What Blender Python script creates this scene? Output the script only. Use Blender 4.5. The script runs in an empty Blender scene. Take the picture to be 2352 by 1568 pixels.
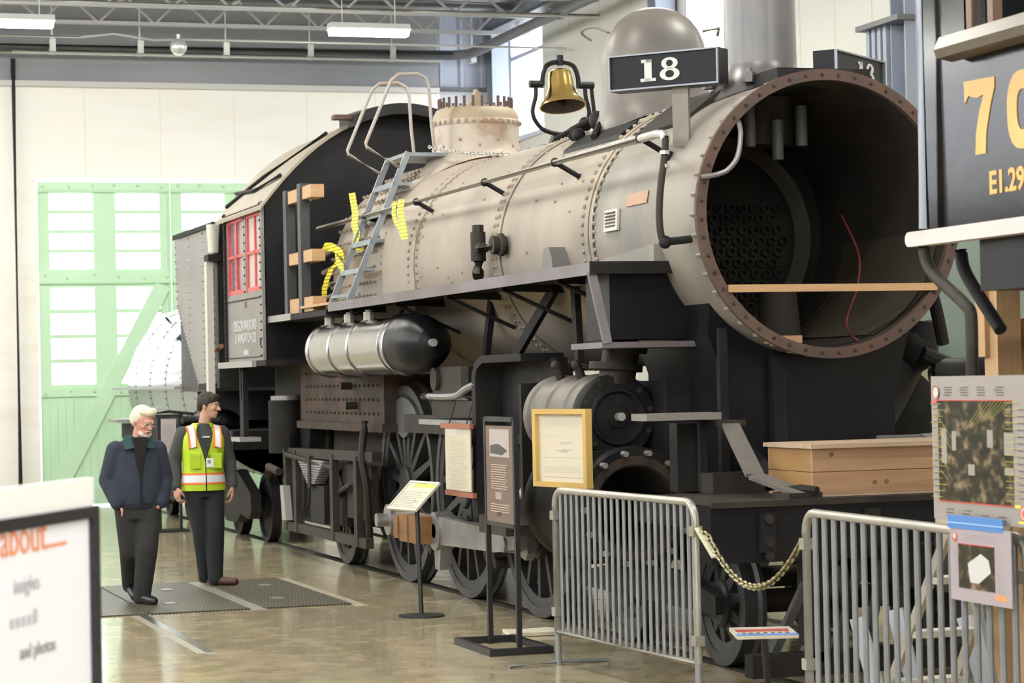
import bpy, math, random
from mathutils import Vector, Matrix
random.seed(7)
PI = math.pi
sc = bpy.context.scene
col = sc.collection

# ------------------------------------------------------------------ camera
cam_d = bpy.data.cameras.new('camera'); cam = bpy.data.objects.new('camera', cam_d); col.objects.link(cam)
sc.camera = cam
YAW, PITCH, ROLL, FPX = 0.314783, 0.015639, -0.021521, 5481.8
CAM = Vector((-6.9863, -14.5120, 1.9360))
_f = Vector((math.sin(YAW)*math.cos(PITCH), math.cos(YAW)*math.cos(PITCH), math.sin(PITCH)))
_r = Vector((math.cos(YAW), -math.sin(YAW), 0)); _u = _r.cross(_f)
_R = _r*math.cos(ROLL)+_u*math.sin(ROLL); _U = -_r*math.sin(ROLL)+_u*math.cos(ROLL)
cam.matrix_world = Matrix(((_R.x, _U.x, -_f.x, CAM.x), (_R.y, _U.y, -_f.y, CAM.y), (_R.z, _U.z, -_f.z, CAM.z), (0, 0, 0, 1)))
cam_d.sensor_width = 36.0; cam_d.lens = FPX/2352*36.0
cam_d.clip_start = 0.05; cam_d.clip_end = 300
cam_d.dof.use_dof = True; cam_d.dof.focus_distance = 17.5; cam_d.dof.aperture_fstop = 5.0

# ------------------------------------------------------------------ world, exposure
w = bpy.data.worlds.new('overcast_daylight'); sc.world = w; w.use_nodes = True
bg = w.node_tree.nodes['Background']; bg.inputs[0].default_value = (0.90, 0.95, 1.0, 1); bg.inputs[1].default_value = 5.0
sc.view_settings.view_transform = 'Standard'; sc.view_settings.look = 'None'
sc.view_settings.gamma = 1.0; sc.view_settings.use_curve_mapping = False
sc.view_settings.exposure = 1.05
sc.cycles.max_bounces = 5; sc.cycles.diffuse_bounces = 3; sc.cycles.glossy_bounces = 3
sc.cycles.use_adaptive_sampling = True; sc.cycles.adaptive_threshold = 0.08; sc.cycles.adaptive_min_samples = 16
sc.cycles.transparent_max_bounces = 8; sc.cycles.sample_clamp_indirect = 6.0
sc.cycles.caustics_reflective = False; sc.cycles.caustics_refractive = False
LAMP = 64.0      # strength of the tube lamps under the roof

# ------------------------------------------------------------------ materials
MATS = {}
def mat(name, c, rough=0.6, metal=0.0, c2=None, scale=3.0, amount=1.0, bump=0.0, bscale=None, emit=0.0, spec=0.5, stretch=None, detail=5, edge=(0.35, 0.68), rvar=0.0, coat=0.0):
    if name in MATS: return MATS[name]
    m = bpy.data.materials.new(name); m.use_nodes = True; nt = m.node_tree; N = nt.nodes; L = nt.links
    b = N['Principled BSDF']
    b.inputs['Base Color'].default_value = (*c, 1); b.inputs['Roughness'].default_value = rough; b.inputs['Metallic'].default_value = metal
    b.inputs['Specular IOR Level'].default_value = spec
    if coat: b.inputs['Coat Weight'].default_value = coat; b.inputs['Coat Roughness'].default_value = 0.12
    if c2 is not None or bump or rvar:
        tc = N.new('ShaderNodeTexCoord'); mp = N.new('ShaderNodeMapping'); L.new(tc.outputs['Object'], mp.inputs[0])
        if stretch: mp.inputs['Scale'].default_value = stretch
        nz = N.new('ShaderNodeTexNoise'); nz.inputs['Scale'].default_value = scale; nz.inputs['Detail'].default_value = detail
        L.new(mp.outputs[0], nz.inputs['Vector'])
        cr = N.new('ShaderNodeMapRange'); cr.inputs[1].default_value = edge[0]; cr.inputs[2].default_value = edge[1]; cr.inputs[4].default_value = amount
        L.new(nz.outputs[0], cr.inputs[0])
        if c2 is not None:
            mx = N.new('ShaderNodeMix'); mx.data_type = 'RGBA'; mx.inputs['A'].default_value = (*c, 1); mx.inputs['B'].default_value = (*c2, 1)
            L.new(cr.outputs[0], mx.inputs['Factor']); L.new(mx.outputs['Result'], b.inputs['Base Color'])
        if rvar:
            rr = N.new('ShaderNodeMapRange'); rr.inputs[3].default_value = rough; rr.inputs[4].default_value = rough+rvar
            L.new(nz.outputs[0], rr.inputs[0]); L.new(rr.outputs[0], b.inputs['Roughness'])
        if bump:
            n2 = N.new('ShaderNodeTexNoise'); n2.inputs['Scale'].default_value = bscale or scale*4; n2.inputs['Detail'].default_value = 4
            L.new(mp.outputs[0], n2.inputs['Vector'])
            bp = N.new('ShaderNodeBump'); bp.inputs['Strength'].default_value = bump; bp.inputs['Distance'].default_value = 0.02
            L.new(n2.outputs[0], bp.inputs['Height']); L.new(bp.outputs[0], b.inputs['Normal'])
    if emit: b.inputs['Emission Color'].default_value = (*c, 1); b.inputs['Emission Strength'].default_value = emit
    MATS[name] = m; return m
def wood(name, c, c2, stretch=(1.2, 18, 18), scale=1.6, rough=0.6):
    return mat(name, c, rough, c2=c2, scale=scale, stretch=stretch, bump=0.12, bscale=6, edge=(0.3, 0.7))
def glass(name, tint=(1, 1, 1), fac=0.08):
    m = bpy.data.materials.new(name); m.use_nodes = True; nt = m.node_tree; N = nt.nodes; L = nt.links
    N.remove(N['Principled BSDF']); t = N.new('ShaderNodeBsdfTransparent'); t.inputs[0].default_value = (*tint, 1)
    g = N.new('ShaderNodeBsdfGlossy'); g.inputs['Roughness'].default_value = 0.03
    mx = N.new('ShaderNodeMixShader'); mx.inputs[0].default_value = fac
    L.new(t.outputs[0], mx.inputs[1]); L.new(g.outputs[0], mx.inputs[2]); L.new(mx.outputs[0], N['Material Output'].inputs[0])
    MATS[name] = m; return m
# surfaces of the hall
M_wall = mat('white_wall_lining', (0.88, 0.865, 0.81), 0.45, c2=(0.79, 0.76, 0.69), scale=0.7, bump=0.7, bscale=2.2, stretch=(0.35, 0.35, 2.4), edge=(0.5, 0.75))
M_wallr = mat('cream_wall_panel', (0.72, 0.70, 0.63), 0.55, c2=(0.66, 0.64, 0.58), scale=0.8, bump=0.2, bscale=2.0, stretch=(0.5, 0.5, 1.6))
M_deck = mat('grey_roof_deck', (0.42, 0.42, 0.42), 0.6, c2=(0.36, 0.36, 0.37), scale=0.5, stretch=(0.3, 6, 1))
M_steelbeam = mat('blue_grey_steelwork', (0.30, 0.33, 0.40), 0.45, c2=(0.26, 0.29, 0.35), scale=1.2)
M_greybeam = mat('grey_gloss_beam', (0.30, 0.31, 0.33), 0.35, c2=(0.26, 0.27, 0.29), scale=0.8)
M_darkbeam = mat('dark_grey_steelwork', (0.10, 0.105, 0.12), 0.5, c2=(0.13, 0.13, 0.14), scale=2)
M_lightpipe = mat('galvanised_conduit', (0.62, 0.62, 0.60), 0.35, 0.6)
M_door = mat('overexposed_mint_door_paint', (0.56, 0.80, 0.57), 0.5, c2=(0.52, 0.77, 0.53), scale=1.5)  # door paint lightened to carry the glare of strong daylight
M_doorb = mat('mint_green_bolt_paint', (0.48, 0.70, 0.49), 0.5)
M_pane = glass('clear_window_glass')
# concrete
def floor_material():
    m = bpy.data.materials.new('polished_concrete'); m.use_nodes = True; nt = m.node_tree; N = nt.nodes; L = nt.links; b = N['Principled BSDF']
    tc = N.new('ShaderNodeTexCoord')
    def noise(s, d, st=(1, 1, 1)):
        mp = N.new('ShaderNodeMapping'); mp.inputs['Scale'].default_value = st; L.new(tc.outputs['Object'], mp.inputs[0])
        n = N.new('ShaderNodeTexNoise'); n.inputs['Scale'].default_value = s; n.inputs['Detail'].default_value = d; L.new(mp.outputs[0], n.inputs[0]); return n
    n1 = noise(0.55, 4); n2 = noise(4.0, 6); n3 = noise(1.4, 5, (1, 0.5, 1))
    r = N.new('ShaderNodeValToRGB'); e = r.color_ramp.elements
    e[0].position = 0.33; e[0].color = (0.30, 0.255, 0.165, 1); e[1].position = 0.68; e[1].color = (0.55, 0.465, 0.31, 1)
    k = e.new(0.5); k.color = (0.44, 0.37, 0.24, 1)
    mx = N.new('ShaderNodeMix'); mx.data_type = 'FLOAT'; mx.inputs['Factor'].default_value = 0.5
    L.new(n2.outputs[0], mx.inputs['A']); L.new(n3.outputs[0], mx.inputs['B']); L.new(mx.outputs['Result'], r.inputs[0])
    g = N.new('ShaderNodeMix'); g.data_type = 'RGBA'; g.inputs['B'].default_value = (0.31, 0.285, 0.205, 1)
    mr = N.new('ShaderNodeMapRange'); mr.inputs[1].default_value = 0.5; mr.inputs[2].default_value = 0.72; mr.inputs[4].default_value = 0.75; L.new(n1.outputs[0], mr.inputs[0])
    L.new(mr.outputs[0], g.inputs['Factor']); L.new(r.outputs[0], g.inputs['A']); L.new(g.outputs['Result'], b.inputs['Base Color'])
    rr = N.new('ShaderNodeMapRange'); rr.inputs[3].default_value = 0.07; rr.inputs[4].default_value = 0.22; L.new(n2.outputs[0], rr.inputs[0]); L.new(rr.outputs[0], b.inputs['Roughness'])
    bp = N.new('ShaderNodeBump'); bp.inputs['Strength'].default_value = 0.03; bp.inputs['Distance'].default_value = 0.02; L.new(n3.outputs[0], bp.inputs['Height']); L.new(bp.outputs[0], b.inputs['Normal'])
    b.inputs['Specular IOR Level'].default_value = 0.6
    return m
M_floor = floor_material()
# locomotive
M_clad = mat('dusty_tan_boiler_steel', (0.355, 0.30, 0.24), 0.5, c2=(0.265, 0.23, 0.195), scale=1.3, bump=0.12, bscale=5, edge=(0.42, 0.7), rvar=0.2)
M_smoke = mat('dusty_grey_tan_smokebox_steel', (0.285, 0.255, 0.215), 0.45, c2=(0.185, 0.175, 0.165), scale=1.6, bump=0.1, bscale=6, edge=(0.4, 0.7), rvar=0.2)
M_rust = mat('brown_rusted_flange', (0.080, 0.054, 0.048), 0.75, c2=(0.115, 0.066, 0.048), scale=6, bump=0.25, bscale=30)
M_rustdk = mat('dark_rusted_iron', (0.028, 0.021, 0.017), 0.8, c2=(0.055, 0.034, 0.024), scale=4, bump=0.25, bscale=18)
M_rustfb = mat('rusty_firebox_plate', (0.032, 0.024, 0.021), 0.75, c2=(0.082, 0.048, 0.031), scale=3.5, bump=0.3, bscale=14)
M_inner = mat('sooty_smokebox_inside', (0.020, 0.017, 0.014), 0.85, c2=(0.030, 0.024, 0.017), scale=3)
M_black = mat('gloss_black_paint', (0.006, 0.0065, 0.009), 0.3, c2=(0.012, 0.012, 0.014), scale=2.5, rvar=0.2, spec=0.22)
M_iron = mat('dusty_black_iron', (0.010, 0.010, 0.012), 0.5, c2=(0.024, 0.022, 0.021), scale=3, bump=0.15, bscale=14, rvar=0.25, spec=0.22)
M_iron2 = mat('grimy_brown_iron', (0.018, 0.0155, 0.013), 0.6, c2=(0.038, 0.030, 0.023), scale=4, bump=0.2, bscale=14, spec=0.35)
M_tyre = mat('worn_steel_tyre', (0.085, 0.086, 0.09), 0.42, 0.5, c2=(0.05, 0.05, 0.053), scale=4, rvar=0.2)
M_wheel = mat('grey_black_wheel_casting', (0.026, 0.027, 0.030), 0.5, c2=(0.048, 0.047, 0.046), scale=4, bump=0.1, spec=0.35)
M_rod = mat('bare_steel_rod', (0.42, 0.42, 0.43), 0.33, 0.85, c2=(0.30, 0.29, 0.28), scale=3, rvar=0.2)
M_steel = mat('polished_tank_steel', (0.44, 0.43, 0.42), 0.16, 1.0, c2=(0.36, 0.35, 0.34), scale=2)
M_rail = mat('bright_handrail_steel', (0.62, 0.60, 0.56), 0.3, 0.6)
M_edge = mat('mauve_grey_running_board_edge', (0.17, 0.15, 0.17), 0.4, c2=(0.12, 0.09, 0.09), scale=2)
M_brass = mat('polished_brass', (0.86, 0.60, 0.22), 0.2, 1.0)
M_white = mat('white_digit_paint', (0.58, 0.58, 0.58), 0.4)
M_domew = mat('whitewashed_dome_steel', (0.47, 0.41, 0.345), 0.6, c2=(0.27, 0.145, 0.065), scale=2.4, bump=0.1, edge=(0.54, 0.70))
M_domet = mat('dusty_dome_top', (0.38, 0.31, 0.225), 0.6, c2=(0.31, 0.24, 0.16), scale=3)
M_dome = mat('dusty_grey_dome_steel', (0.165, 0.145, 0.125), 0.32, c2=(0.115, 0.108, 0.105), scale=2.0, rvar=0.2)
M_stack = mat('grey_chimney_steel', (0.14, 0.14, 0.15), 0.35, 0.3, c2=(0.19, 0.18, 0.17), scale=2.0)
M_cab = mat('grey_cab_side_paint', (0.20, 0.195, 0.18), 0.45, c2=(0.25, 0.24, 0.225), scale=1.2, edge=(0.4, 0.6))
M_roof = mat('dusty_tan_cab_roof', (0.35, 0.305, 0.24), 0.6, c2=(0.30, 0.26, 0.205), scale=1.5)
M_red = mat('red_sash_paint', (0.52, 0.06, 0.07), 0.4, c2=(0.60, 0.12, 0.11), scale=2)
M_cabglass = mat('dusty_cab_window_glass', (0.30, 0.20, 0.24), 0.15, c2=(0.22, 0.10, 0.14), scale=3)
M_grey = mat('light_grey_curtain_board', (0.50, 0.46, 0.44), 0.5)
M_tender = mat('grey_tender_paint', (0.20, 0.19, 0.185), 0.28, 0.25, c2=(0.26, 0.25, 0.245), scale=1.0, rvar=0.12)
M_tank = mat('gloss_grey_tank_paint', (0.30, 0.30, 0.31), 0.22, 0.5, c2=(0.24, 0.24, 0.25), scale=1.2)
M_cream = mat('cream_painted_pipe', (0.60, 0.57, 0.50), 0.45)
M_silver = mat('dull_silver_edge', (0.36, 0.35, 0.34), 0.4, 0.4)
# timber, tape, signs
M_pine = wood('pale_pine', (0.55, 0.36, 0.195), (0.46, 0.28, 0.14))
M_pinez = wood('pale_pine_upright', (0.52, 0.34, 0.185), (0.43, 0.265, 0.13), stretch=(18, 18, 1.2))
M_crate = wood('salmon_fir_board', (0.46, 0.28, 0.165), (0.36, 0.205, 0.11), stretch=(1.0, 14, 9))
M_crateside = wood('golden_fir_board', (0.40, 0.23, 0.085), (0.31, 0.165, 0.055), stretch=(14, 1.0, 9))
M_cratelid = wood('weathered_lid_board', (0.50, 0.38, 0.27), (0.42, 0.30, 0.20), stretch=(1.0, 14, 9))
M_oak = wood('orange_brown_hardwood', (0.27, 0.135, 0.05), (0.18, 0.085, 0.03), stretch=(6, 1.2, 16))
M_postbr = wood('brown_timber', (0.36, 0.18, 0.075), (0.28, 0.13, 0.05), stretch=(18, 18, 1))
M_galv = mat('galvanised_barrier_steel', (0.30, 0.31, 0.32), 0.4, 0.5, c2=(0.24, 0.25, 0.26), scale=5, rvar=0.15)
M_galvw = mat('warm_galvanised_rail', (0.42, 0.405, 0.36), 0.35, 0.55, c2=(0.34, 0.33, 0.29), scale=4)
M_signblk = mat('satin_black_sign_steel', (0.016, 0.017, 0.019), 0.4)
M_paper = mat('cream_paper', (0.58, 0.53, 0.41), 0.6)
M_whitebd = mat('white_board', (0.86, 0.86, 0.92), 0.45)
M_maple = mat('yellow_maple_frame', (0.58, 0.40, 0.13), 0.35, c2=(0.52, 0.34, 0.10), scale=3)
M_brown = mat('brown_sign_panel', (0.17, 0.115, 0.088), 0.45)
M_ink = mat('dark_ink', (0.06, 0.055, 0.05), 0.7)
M_inkg = mat('faded_grey_ink', (0.34, 0.33, 0.33), 0.7)
M_inkw = mat('pale_print', (0.55, 0.46, 0.40), 0.6)
M_orange = mat('orange_print', (0.85, 0.30, 0.13), 0.6)
M_terra = mat('terracotta_batten', (0.33, 0.12, 0.065), 0.5)
M_alu = mat('beige_painted_aluminium', (0.52, 0.47, 0.39), 0.4, 0.3, c2=(0.42, 0.38, 0.31), scale=5)
M_lad = mat('blue_grey_painted_steel', (0.30, 0.34, 0.37), 0.4, 0.3, c2=(0.24, 0.27, 0.29), scale=6)
M_ladb = mat('rusty_ladder_rail', (0.42, 0.34, 0.28), 0.5, 0.2, c2=(0.36, 0.36, 0.36), scale=4)
M_blue = mat('blue_masking_tape', (0.075, 0.22, 0.56), 0.5)
M_chain = mat('brassy_chain_steel', (0.30, 0.27, 0.16), 0.35, 0.8)
M_hiv = mat('high_visibility_yellow', (0.50, 0.70, 0.025), 0.6)
M_hior = mat('high_visibility_orange', (0.95, 0.22, 0.05), 0.6)
M_refl = mat('silver_reflective_tape', (0.80, 0.82, 0.86), 0.35)
M_navy = mat('navy_jacket_cloth', (0.020, 0.026, 0.045), 0.85, c2=(0.028, 0.035, 0.058), scale=8, bump=0.5, bscale=9)
M_teal = mat('dark_teal_collar', (0.015, 0.050, 0.052), 0.85)
M_trou = mat('charcoal_trouser_cloth', (0.020, 0.021, 0.021), 0.9, c2=(0.028, 0.028, 0.027), scale=8, bump=0.5, bscale=8)
M_trou2 = mat('dark_slate_trouser_cloth', (0.015, 0.019, 0.020), 0.9, bump=0.5, bscale=8)
M_shirt = mat('dark_grey_shirt_cloth', (0.060, 0.063, 0.062), 0.9, bump=0.4, bscale=9)
M_blkcloth = mat('black_shirt_cloth', (0.008, 0.008, 0.009), 0.9)
M_shoe = mat('black_shoe_leather', (0.012, 0.012, 0.012), 0.4)
M_shoebr = mat('brown_boot_leather', (0.075, 0.028, 0.018), 0.45)
M_skin = mat('pink_skin', (0.60, 0.30, 0.22), 0.55)
M_skin2 = mat('warm_skin', (0.58, 0.33, 0.235), 0.55)
M_hairw = mat('white_hair', (0.72, 0.66, 0.53), 0.8, bump=0.6, bscale=40)
M_hairb = mat('dark_brown_hair', (0.030, 0.022, 0.015), 0.7, bump=0.6, bscale=40)
# ------------------------------------------------------------------ mesh helpers
def frame_of(d):
    d = Vector(d).normalized(); a = Vector((0, 0, 1)) if abs(d.z) < 0.95 else Vector((1, 0, 0))
    x = d.cross(a).normalized(); y = x.cross(d).normalized(); return x, y, d
class MB:
    def __init__(s): s.v = []; s.f = []
    def add(s, vs, fs):
        n = len(s.v); s.v += [tuple(p) for p in vs]; s.f += [tuple(i+n for i in f) for f in fs]; return s
    def box(s, a, b, bev=0.0):
        x0, y0, z0 = [min(p, q) for p, q in zip(a, b)]; x1, y1, z1 = [max(p, q) for p, q in zip(a, b)]
        if bev:
            return s.prism([(x0+bev, y0), (x1-bev, y0), (x1, y0+bev), (x1, y1-bev), (x1-bev, y1), (x0+bev, y1), (x0, y1-bev), (x0, y0+bev)], 'Z', z0, z1)
        return s.add([(x0, y0, z0), (x1, y0, z0), (x1, y1, z0), (x0, y1, z0), (x0, y0, z1), (x1, y0, z1), (x1, y1, z1), (x0, y1, z1)],
                     [(0, 3, 2, 1), (4, 5, 6, 7), (0, 1, 5, 4), (1, 2, 6, 5), (2, 3, 7, 6), (3, 0, 4, 7)])
    def bar(s, p0, p1, wx, wy, side=None):
        """rectangular bar from p0 to p1; wx across 'side', wy across the other"""
        p0 = Vector(p0); p1 = Vector(p1); d = (p1-p0).normalized()
        if side is None: x, y, _ = frame_of(d)
        else:
            x = Vector(side); x = (x-d*x.dot(d)).normalized(); y = d.cross(x)
        q = [(-1, -1), (1, -1), (1, 1), (-1, 1)]
        vs = [p+x*(wx/2*a)+y*(wy/2*b) for p in (p0, p1) for a, b in q]
        return s.add(vs, [(3, 2, 1, 0), (4, 5, 6, 7), (0, 1, 5, 4), (1, 2, 6, 5), (2, 3, 7, 6), (3, 0, 4, 7)])
    def cyl(s, p0, p1, r0, r1=None, n=16, caps=True):
        r1 = r0 if r1 is None else r1; p0 = Vector(p0); p1 = Vector(p1); x, y, d = frame_of(p1-p0)
        vs = []
        for p, r in ((p0, r0), (p1, r1)):
            vs += [p+(x*math.cos(2*PI*i/n)+y*math.sin(2*PI*i/n))*r for i in range(n)]
        fs = [(i, (i+1) % n, n+(i+1) % n, n+i) for i in range(n)]
        if caps: fs += [tuple(range(n-1, -1, -1)), tuple(range(n, 2*n))]
        return s.add(vs, fs)
    def tube(s, pts, r, n=8, caps=True, closed=False):
        P = [Vector(p) for p in pts]; m = len(P); rs = r if isinstance(r, (list, tuple)) else [r]*m
        vs = []; px = None
        for i, p in enumerate(P):
            if closed: d = (P[(i+1) % m]-P[i-1]).normalized()
            else: d = (P[min(i+1, m-1)]-P[max(i-1, 0)]).normalized()
            if px is None: x, y, _ = frame_of(d)
            else:
                x = (px-d*px.dot(d)); x = x.normalized() if x.length > 1e-6 else frame_of(d)[0]; y = d.cross(x)
            px = x
            vs += [p+(x*math.cos(2*PI*k/n)+y*math.sin(2*PI*k/n))*rs[i] for k in range(n)]
        fs = []
        for i in range(m if closed else m-1):
            a = i*n; b = ((i+1) % m)*n
            fs += [(a+k, a+(k+1) % n, b+(k+1) % n, b+k) for k in range(n)]
        if caps and not closed: fs += [tuple(range(n-1, -1, -1)), tuple(range((m-1)*n, m*n))]
        return s.add(vs, fs)
    def lathe(s, prof, c=(0, 0, 0), axis='Z', n=32, a0=0.0, a1=2*PI, caps=False):
        pp = [prof[0]]
        for (ra, ha), (rb, hb) in zip(prof[:-1], prof[1:]):
            l = math.hypot(rb-ra, hb-ha)
            if l > 0.2:
                for t in (0.015/l, 1-0.015/l): pp.append((ra+(rb-ra)*t, ha+(hb-ha)*t))
            pp.append((rb, hb))
        prof = pp
        """prof: (radius, height along the axis)"""
        full = abs(a1-a0-2*PI) < 1e-6; k = n if full else n+1; c = Vector(c); vs = []
        for r, h in prof:
            for i in range(k):
                t = a0+(a1-a0)*i/n; u = r*math.cos(t); v = r*math.sin(t)
                vs.append(c+Vector({'Z': (u, v, h), 'Y': (u, h, v), 'X': (h, u, v)}[axis]))
        fs = []
        for j in range(len(prof)-1):
            for i in range(n):
                i2 = (i+1) % k
                q = (j*k+i, j*k+i2, (j+1)*k+i2, (j+1)*k+i)
                fs.append(q if axis != 'Y' else q[::-1])
        if caps and full:
            e = len(prof)-1; fs += [tuple(range(k-1, -1, -1)), tuple(range(e*k, e*k+k))]
        return s.add(vs, fs)
    def prism(s, poly, axis, a, b):
        """poly in the plane across the axis: X->(y,z) Y->(x,z) Z->(x,y)"""
        def P(u, v, h): return {'X': (h, u, v), 'Y': (u, h, v), 'Z': (u, v, h)}[axis]
        n = len(poly); vs = [P(u, v, a) for u, v in poly]+[P(u, v, b) for u, v in poly]
        fs = [tuple(range(n-1, -1, -1)), tuple(range(n, 2*n))]+[(i, (i+1) % n, n+(i+1) % n, n+i) for i in range(n)]
        return s.add(vs, fs)
    def sphere(s, c, r, n=12, m=8, sc_=(1, 1, 1)):
        c = Vector(c); vs = [c+Vector((0, 0, -r*sc_[2]))]
        for j in range(1, m):
            t = PI*j/m-PI/2
            vs += [c+Vector((r*math.cos(t)*math.cos(2*PI*i/n)*sc_[0], r*math.cos(t)*math.sin(2*PI*i/n)*sc_[1], r*math.sin(t)*sc_[2])) for i in range(n)]
        vs.append(c+Vector((0, 0, r*sc_[2]))); e = len(vs)-1; fs = []
        for i in range(n): fs.append((0, 1+(i+1) % n, 1+i))
        for j in range(m-2):
            for i in range(n):
                a = 1+j*n; fs.append((a+i, a+(i+1) % n, a+n+(i+1) % n, a+n+i))
        for i in range(n): a = 1+(m-2)*n; fs.append((a+i, a+(i+1) % n, e))
        return s.add(vs, fs)
    def rivet(s, p, nrm, r=0.016, h=0.014):
        p = Vector(p); x, y, d = frame_of(nrm); n = 6
        vs = [p+(x*math.cos(2*PI*i/n)+y*math.sin(2*PI*i/n))*r for i in range(n)]
        vs += [p+d*h*0.75+(x*math.cos(2*PI*i/n)+y*math.sin(2*PI*i/n))*r*0.62 for i in range(n)]+[p+d*h]
        return s.add(vs, [(i, (i+1) % n, n+(i+1) % n, n+i) for i in range(n)]+[(n+i, n+(i+1) % n, 2*n) for i in range(n)])
    def loft(s, rings, caps=True):
        n = len(rings[0]); vs = [p for r in rings for p in r]
        fs = [(j*n+i, j*n+(i+1) % n, (j+1)*n+(i+1) % n, (j+1)*n+i) for j in range(len(rings)-1) for i in range(n)]
        if caps: fs += [tuple(range(n-1, -1, -1)), tuple(range((len(rings)-1)*n, len(rings)*n))]
        return s.add(vs, fs)
    def mesh(s, name, m, smooth=35):
        me = bpy.data.meshes.new(name); me.from_pydata(s.v, [], s.f); me.validate(); me.update()
        if isinstance(m, (list, tuple)):
            for k in m: me.materials.append(k)
        else: me.materials.append(m)
        if smooth: me.shade_smooth(); me.set_sharp_from_angle(angle=math.radians(smooth))
        return me
    def build(s, name, m, parent=None, smooth=35, label=None, stuff=False):
        o = bpy.data.objects.new(name, s.mesh(name, m, smooth)); col.objects.link(o)
        attach(o, parent)
        if label: o['label'] = label
        if stuff: o['kind'] = 'stuff'
        return o
def attach(o, parent):
    if parent is not None:
        o.parent = parent
        if parent.type == 'EMPTY' and parent.location.length > 0: o.matrix_parent_inverse = Matrix.Translation(-parent.location)
    return o
def put(name, me, parent=None, loc=None, rot=None, scale=None):
    o = bpy.data.objects.new(name, me); col.objects.link(o)
    if loc is not None: o.location = loc
    if rot is not None: o.rotation_euler = rot
    if scale is not None: o.scale = scale
    attach(o, parent); return o
def thing(name, label, cat, loc=(0, 0, 0), group=None):
    o = bpy.data.objects.new(name, None); o.empty_display_size = 0.1; col.objects.link(o); o.location = loc
    o['label'] = label; o['category'] = cat
    if group: o['group'] = group
    return o
def tag(o, label, cat, group=None):
    o['label'] = label; o['category'] = cat
    if group: o['group'] = group
    return o
def struct(o): o['kind'] = 'structure'; return o
def place(o, loc, rz=0.0): o.location = loc; o.rotation_euler = (0, 0, rz); return o
def copy_tree(o, parent=None):
    c = o.copy(); col.objects.link(c)
    if parent is not None: c.parent = parent
    for ch in list(o.children): copy_tree(ch, c)
    return c
def curvy(pts, k=5):
    # rounded path through the points
    P = [Vector(p) for p in pts]; out = []
    for i in range(len(P)-1):
        p0 = P[max(i-1, 0)]; p1 = P[i]; p2 = P[i+1]; p3 = P[min(i+2, len(P)-1)]; l = (p2-p1).length
        m1 = (p2-p0); m2 = (p3-p1); m1 = m1.normalized()*l*0.9 if m1.length > 1e-6 else m1; m2 = m2.normalized()*l*0.9 if m2.length > 1e-6 else m2
        for j in range(k):
            t = j/k; out.append(p1*(2*t**3-3*t**2+1)+m1*(t**3-2*t**2+t)+p2*(-2*t**3+3*t**2)+m2*(t**3-t**2))
    return out+[P[-1]]
def arc(cx, cy, r, a0, a1, n): return [(cx+r*math.cos(a0+(a1-a0)*i/n), cy+r*math.sin(a0+(a1-a0)*i/n)) for i in range(n+1)]
def text(name, body, size, m, origin, xdir, ydir, parent=None, depth=0.002, align='LEFT', sx=1.0, off=0.0, bold=0.0):
    """flat lettering on a surface: reads along xdir, up along ydir"""
    cu = bpy.data.curves.new(name, 'FONT'); cu.body = body; cu.size = size; cu.extrude = depth; cu.align_x = align; cu.offset = bold; cu.resolution_u = 3
    cu.materials.append(m)
    tmp = bpy.data.objects.new(name, cu); me = bpy.data.meshes.new_from_object(tmp); bpy.data.objects.remove(tmp)
    o = bpy.data.objects.new(name, me); col.objects.link(o); o['kind'] = 'stuff'
    x = Vector(xdir).normalized(); y = Vector(ydir).normalized(); z = x.cross(y)
    p = Vector(origin)+z*off
    mw = Matrix(((x.x*sx, y.x, z.x, p.x), (x.y*sx, y.y, z.y, p.y), (x.z*sx, y.z, z.z, p.z), (0, 0, 0, 1)))
    if parent is not None:
        o.parent = parent
        if parent.type == 'EMPTY': mw = Matrix.Translation(-parent.location) @ mw
    o.matrix_basis = mw
    return o
def quadpanel(mb, o, x, y, u0, v0, u1, v1, t=0.002, off=0.0):
    """thin slab on a plane with origin o and axes x, y"""
    o = Vector(o); x = Vector(x); y = Vector(y); z = x.cross(y).normalized()
    vs = [o+x*u+y*v+z*(off+h) for h in (0, t) for u, v in ((u0, v0), (u1, v0), (u1, v1), (u0, v1))]
    return mb.add(vs, [(3, 2, 1, 0), (4, 5, 6, 7), (0, 1, 5, 4), (1, 2, 6, 5), (2, 3, 7, 6), (3, 0, 4, 7)])

# ------------------------------------------------------------------ the hall
XL, XR, YB, YF, ZT = -15.0, 5.85, 25.0, -20.0, 8.25
struct(MB().box((XL, YF, -0.2), (XR+0.4, YB+0.4, 0)).build('floor', M_floor))
struct(MB().box((XL-0.4, YF, ZT), (XR+0.4, YB+0.4, ZT+0.2)).build('ceiling', M_deck))
# back wall with the door opening (x -2.26 .. 2.2, z 0 .. 5.38)
DX0, DX1, DZ = -2.26, 2.16, 5.38
m = MB()
m.box((XL, YB, 0), (DX0, YB+0.3, ZT)); m.box((DX1, YB, 0), (4.66, YB+0.3, ZT)); m.box((DX0, YB, DZ), (DX1, YB+0.3, ZT))
wb = struct(m.build('wall_back', M_wall))
m = MB()
for k, x in enumerate((-5.1, -3.85, -1.45, -0.2, 1.05, 2.3, 3.5)):
    m.box((x, YB-0.003, DZ+0.05 if DX0 < x < DX1 else 0.1), (x+0.008, YB, 6.95))
m.build('seam', mat('wall_seam', (0.70, 0.68, 0.62), 0.6), wb)
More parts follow.
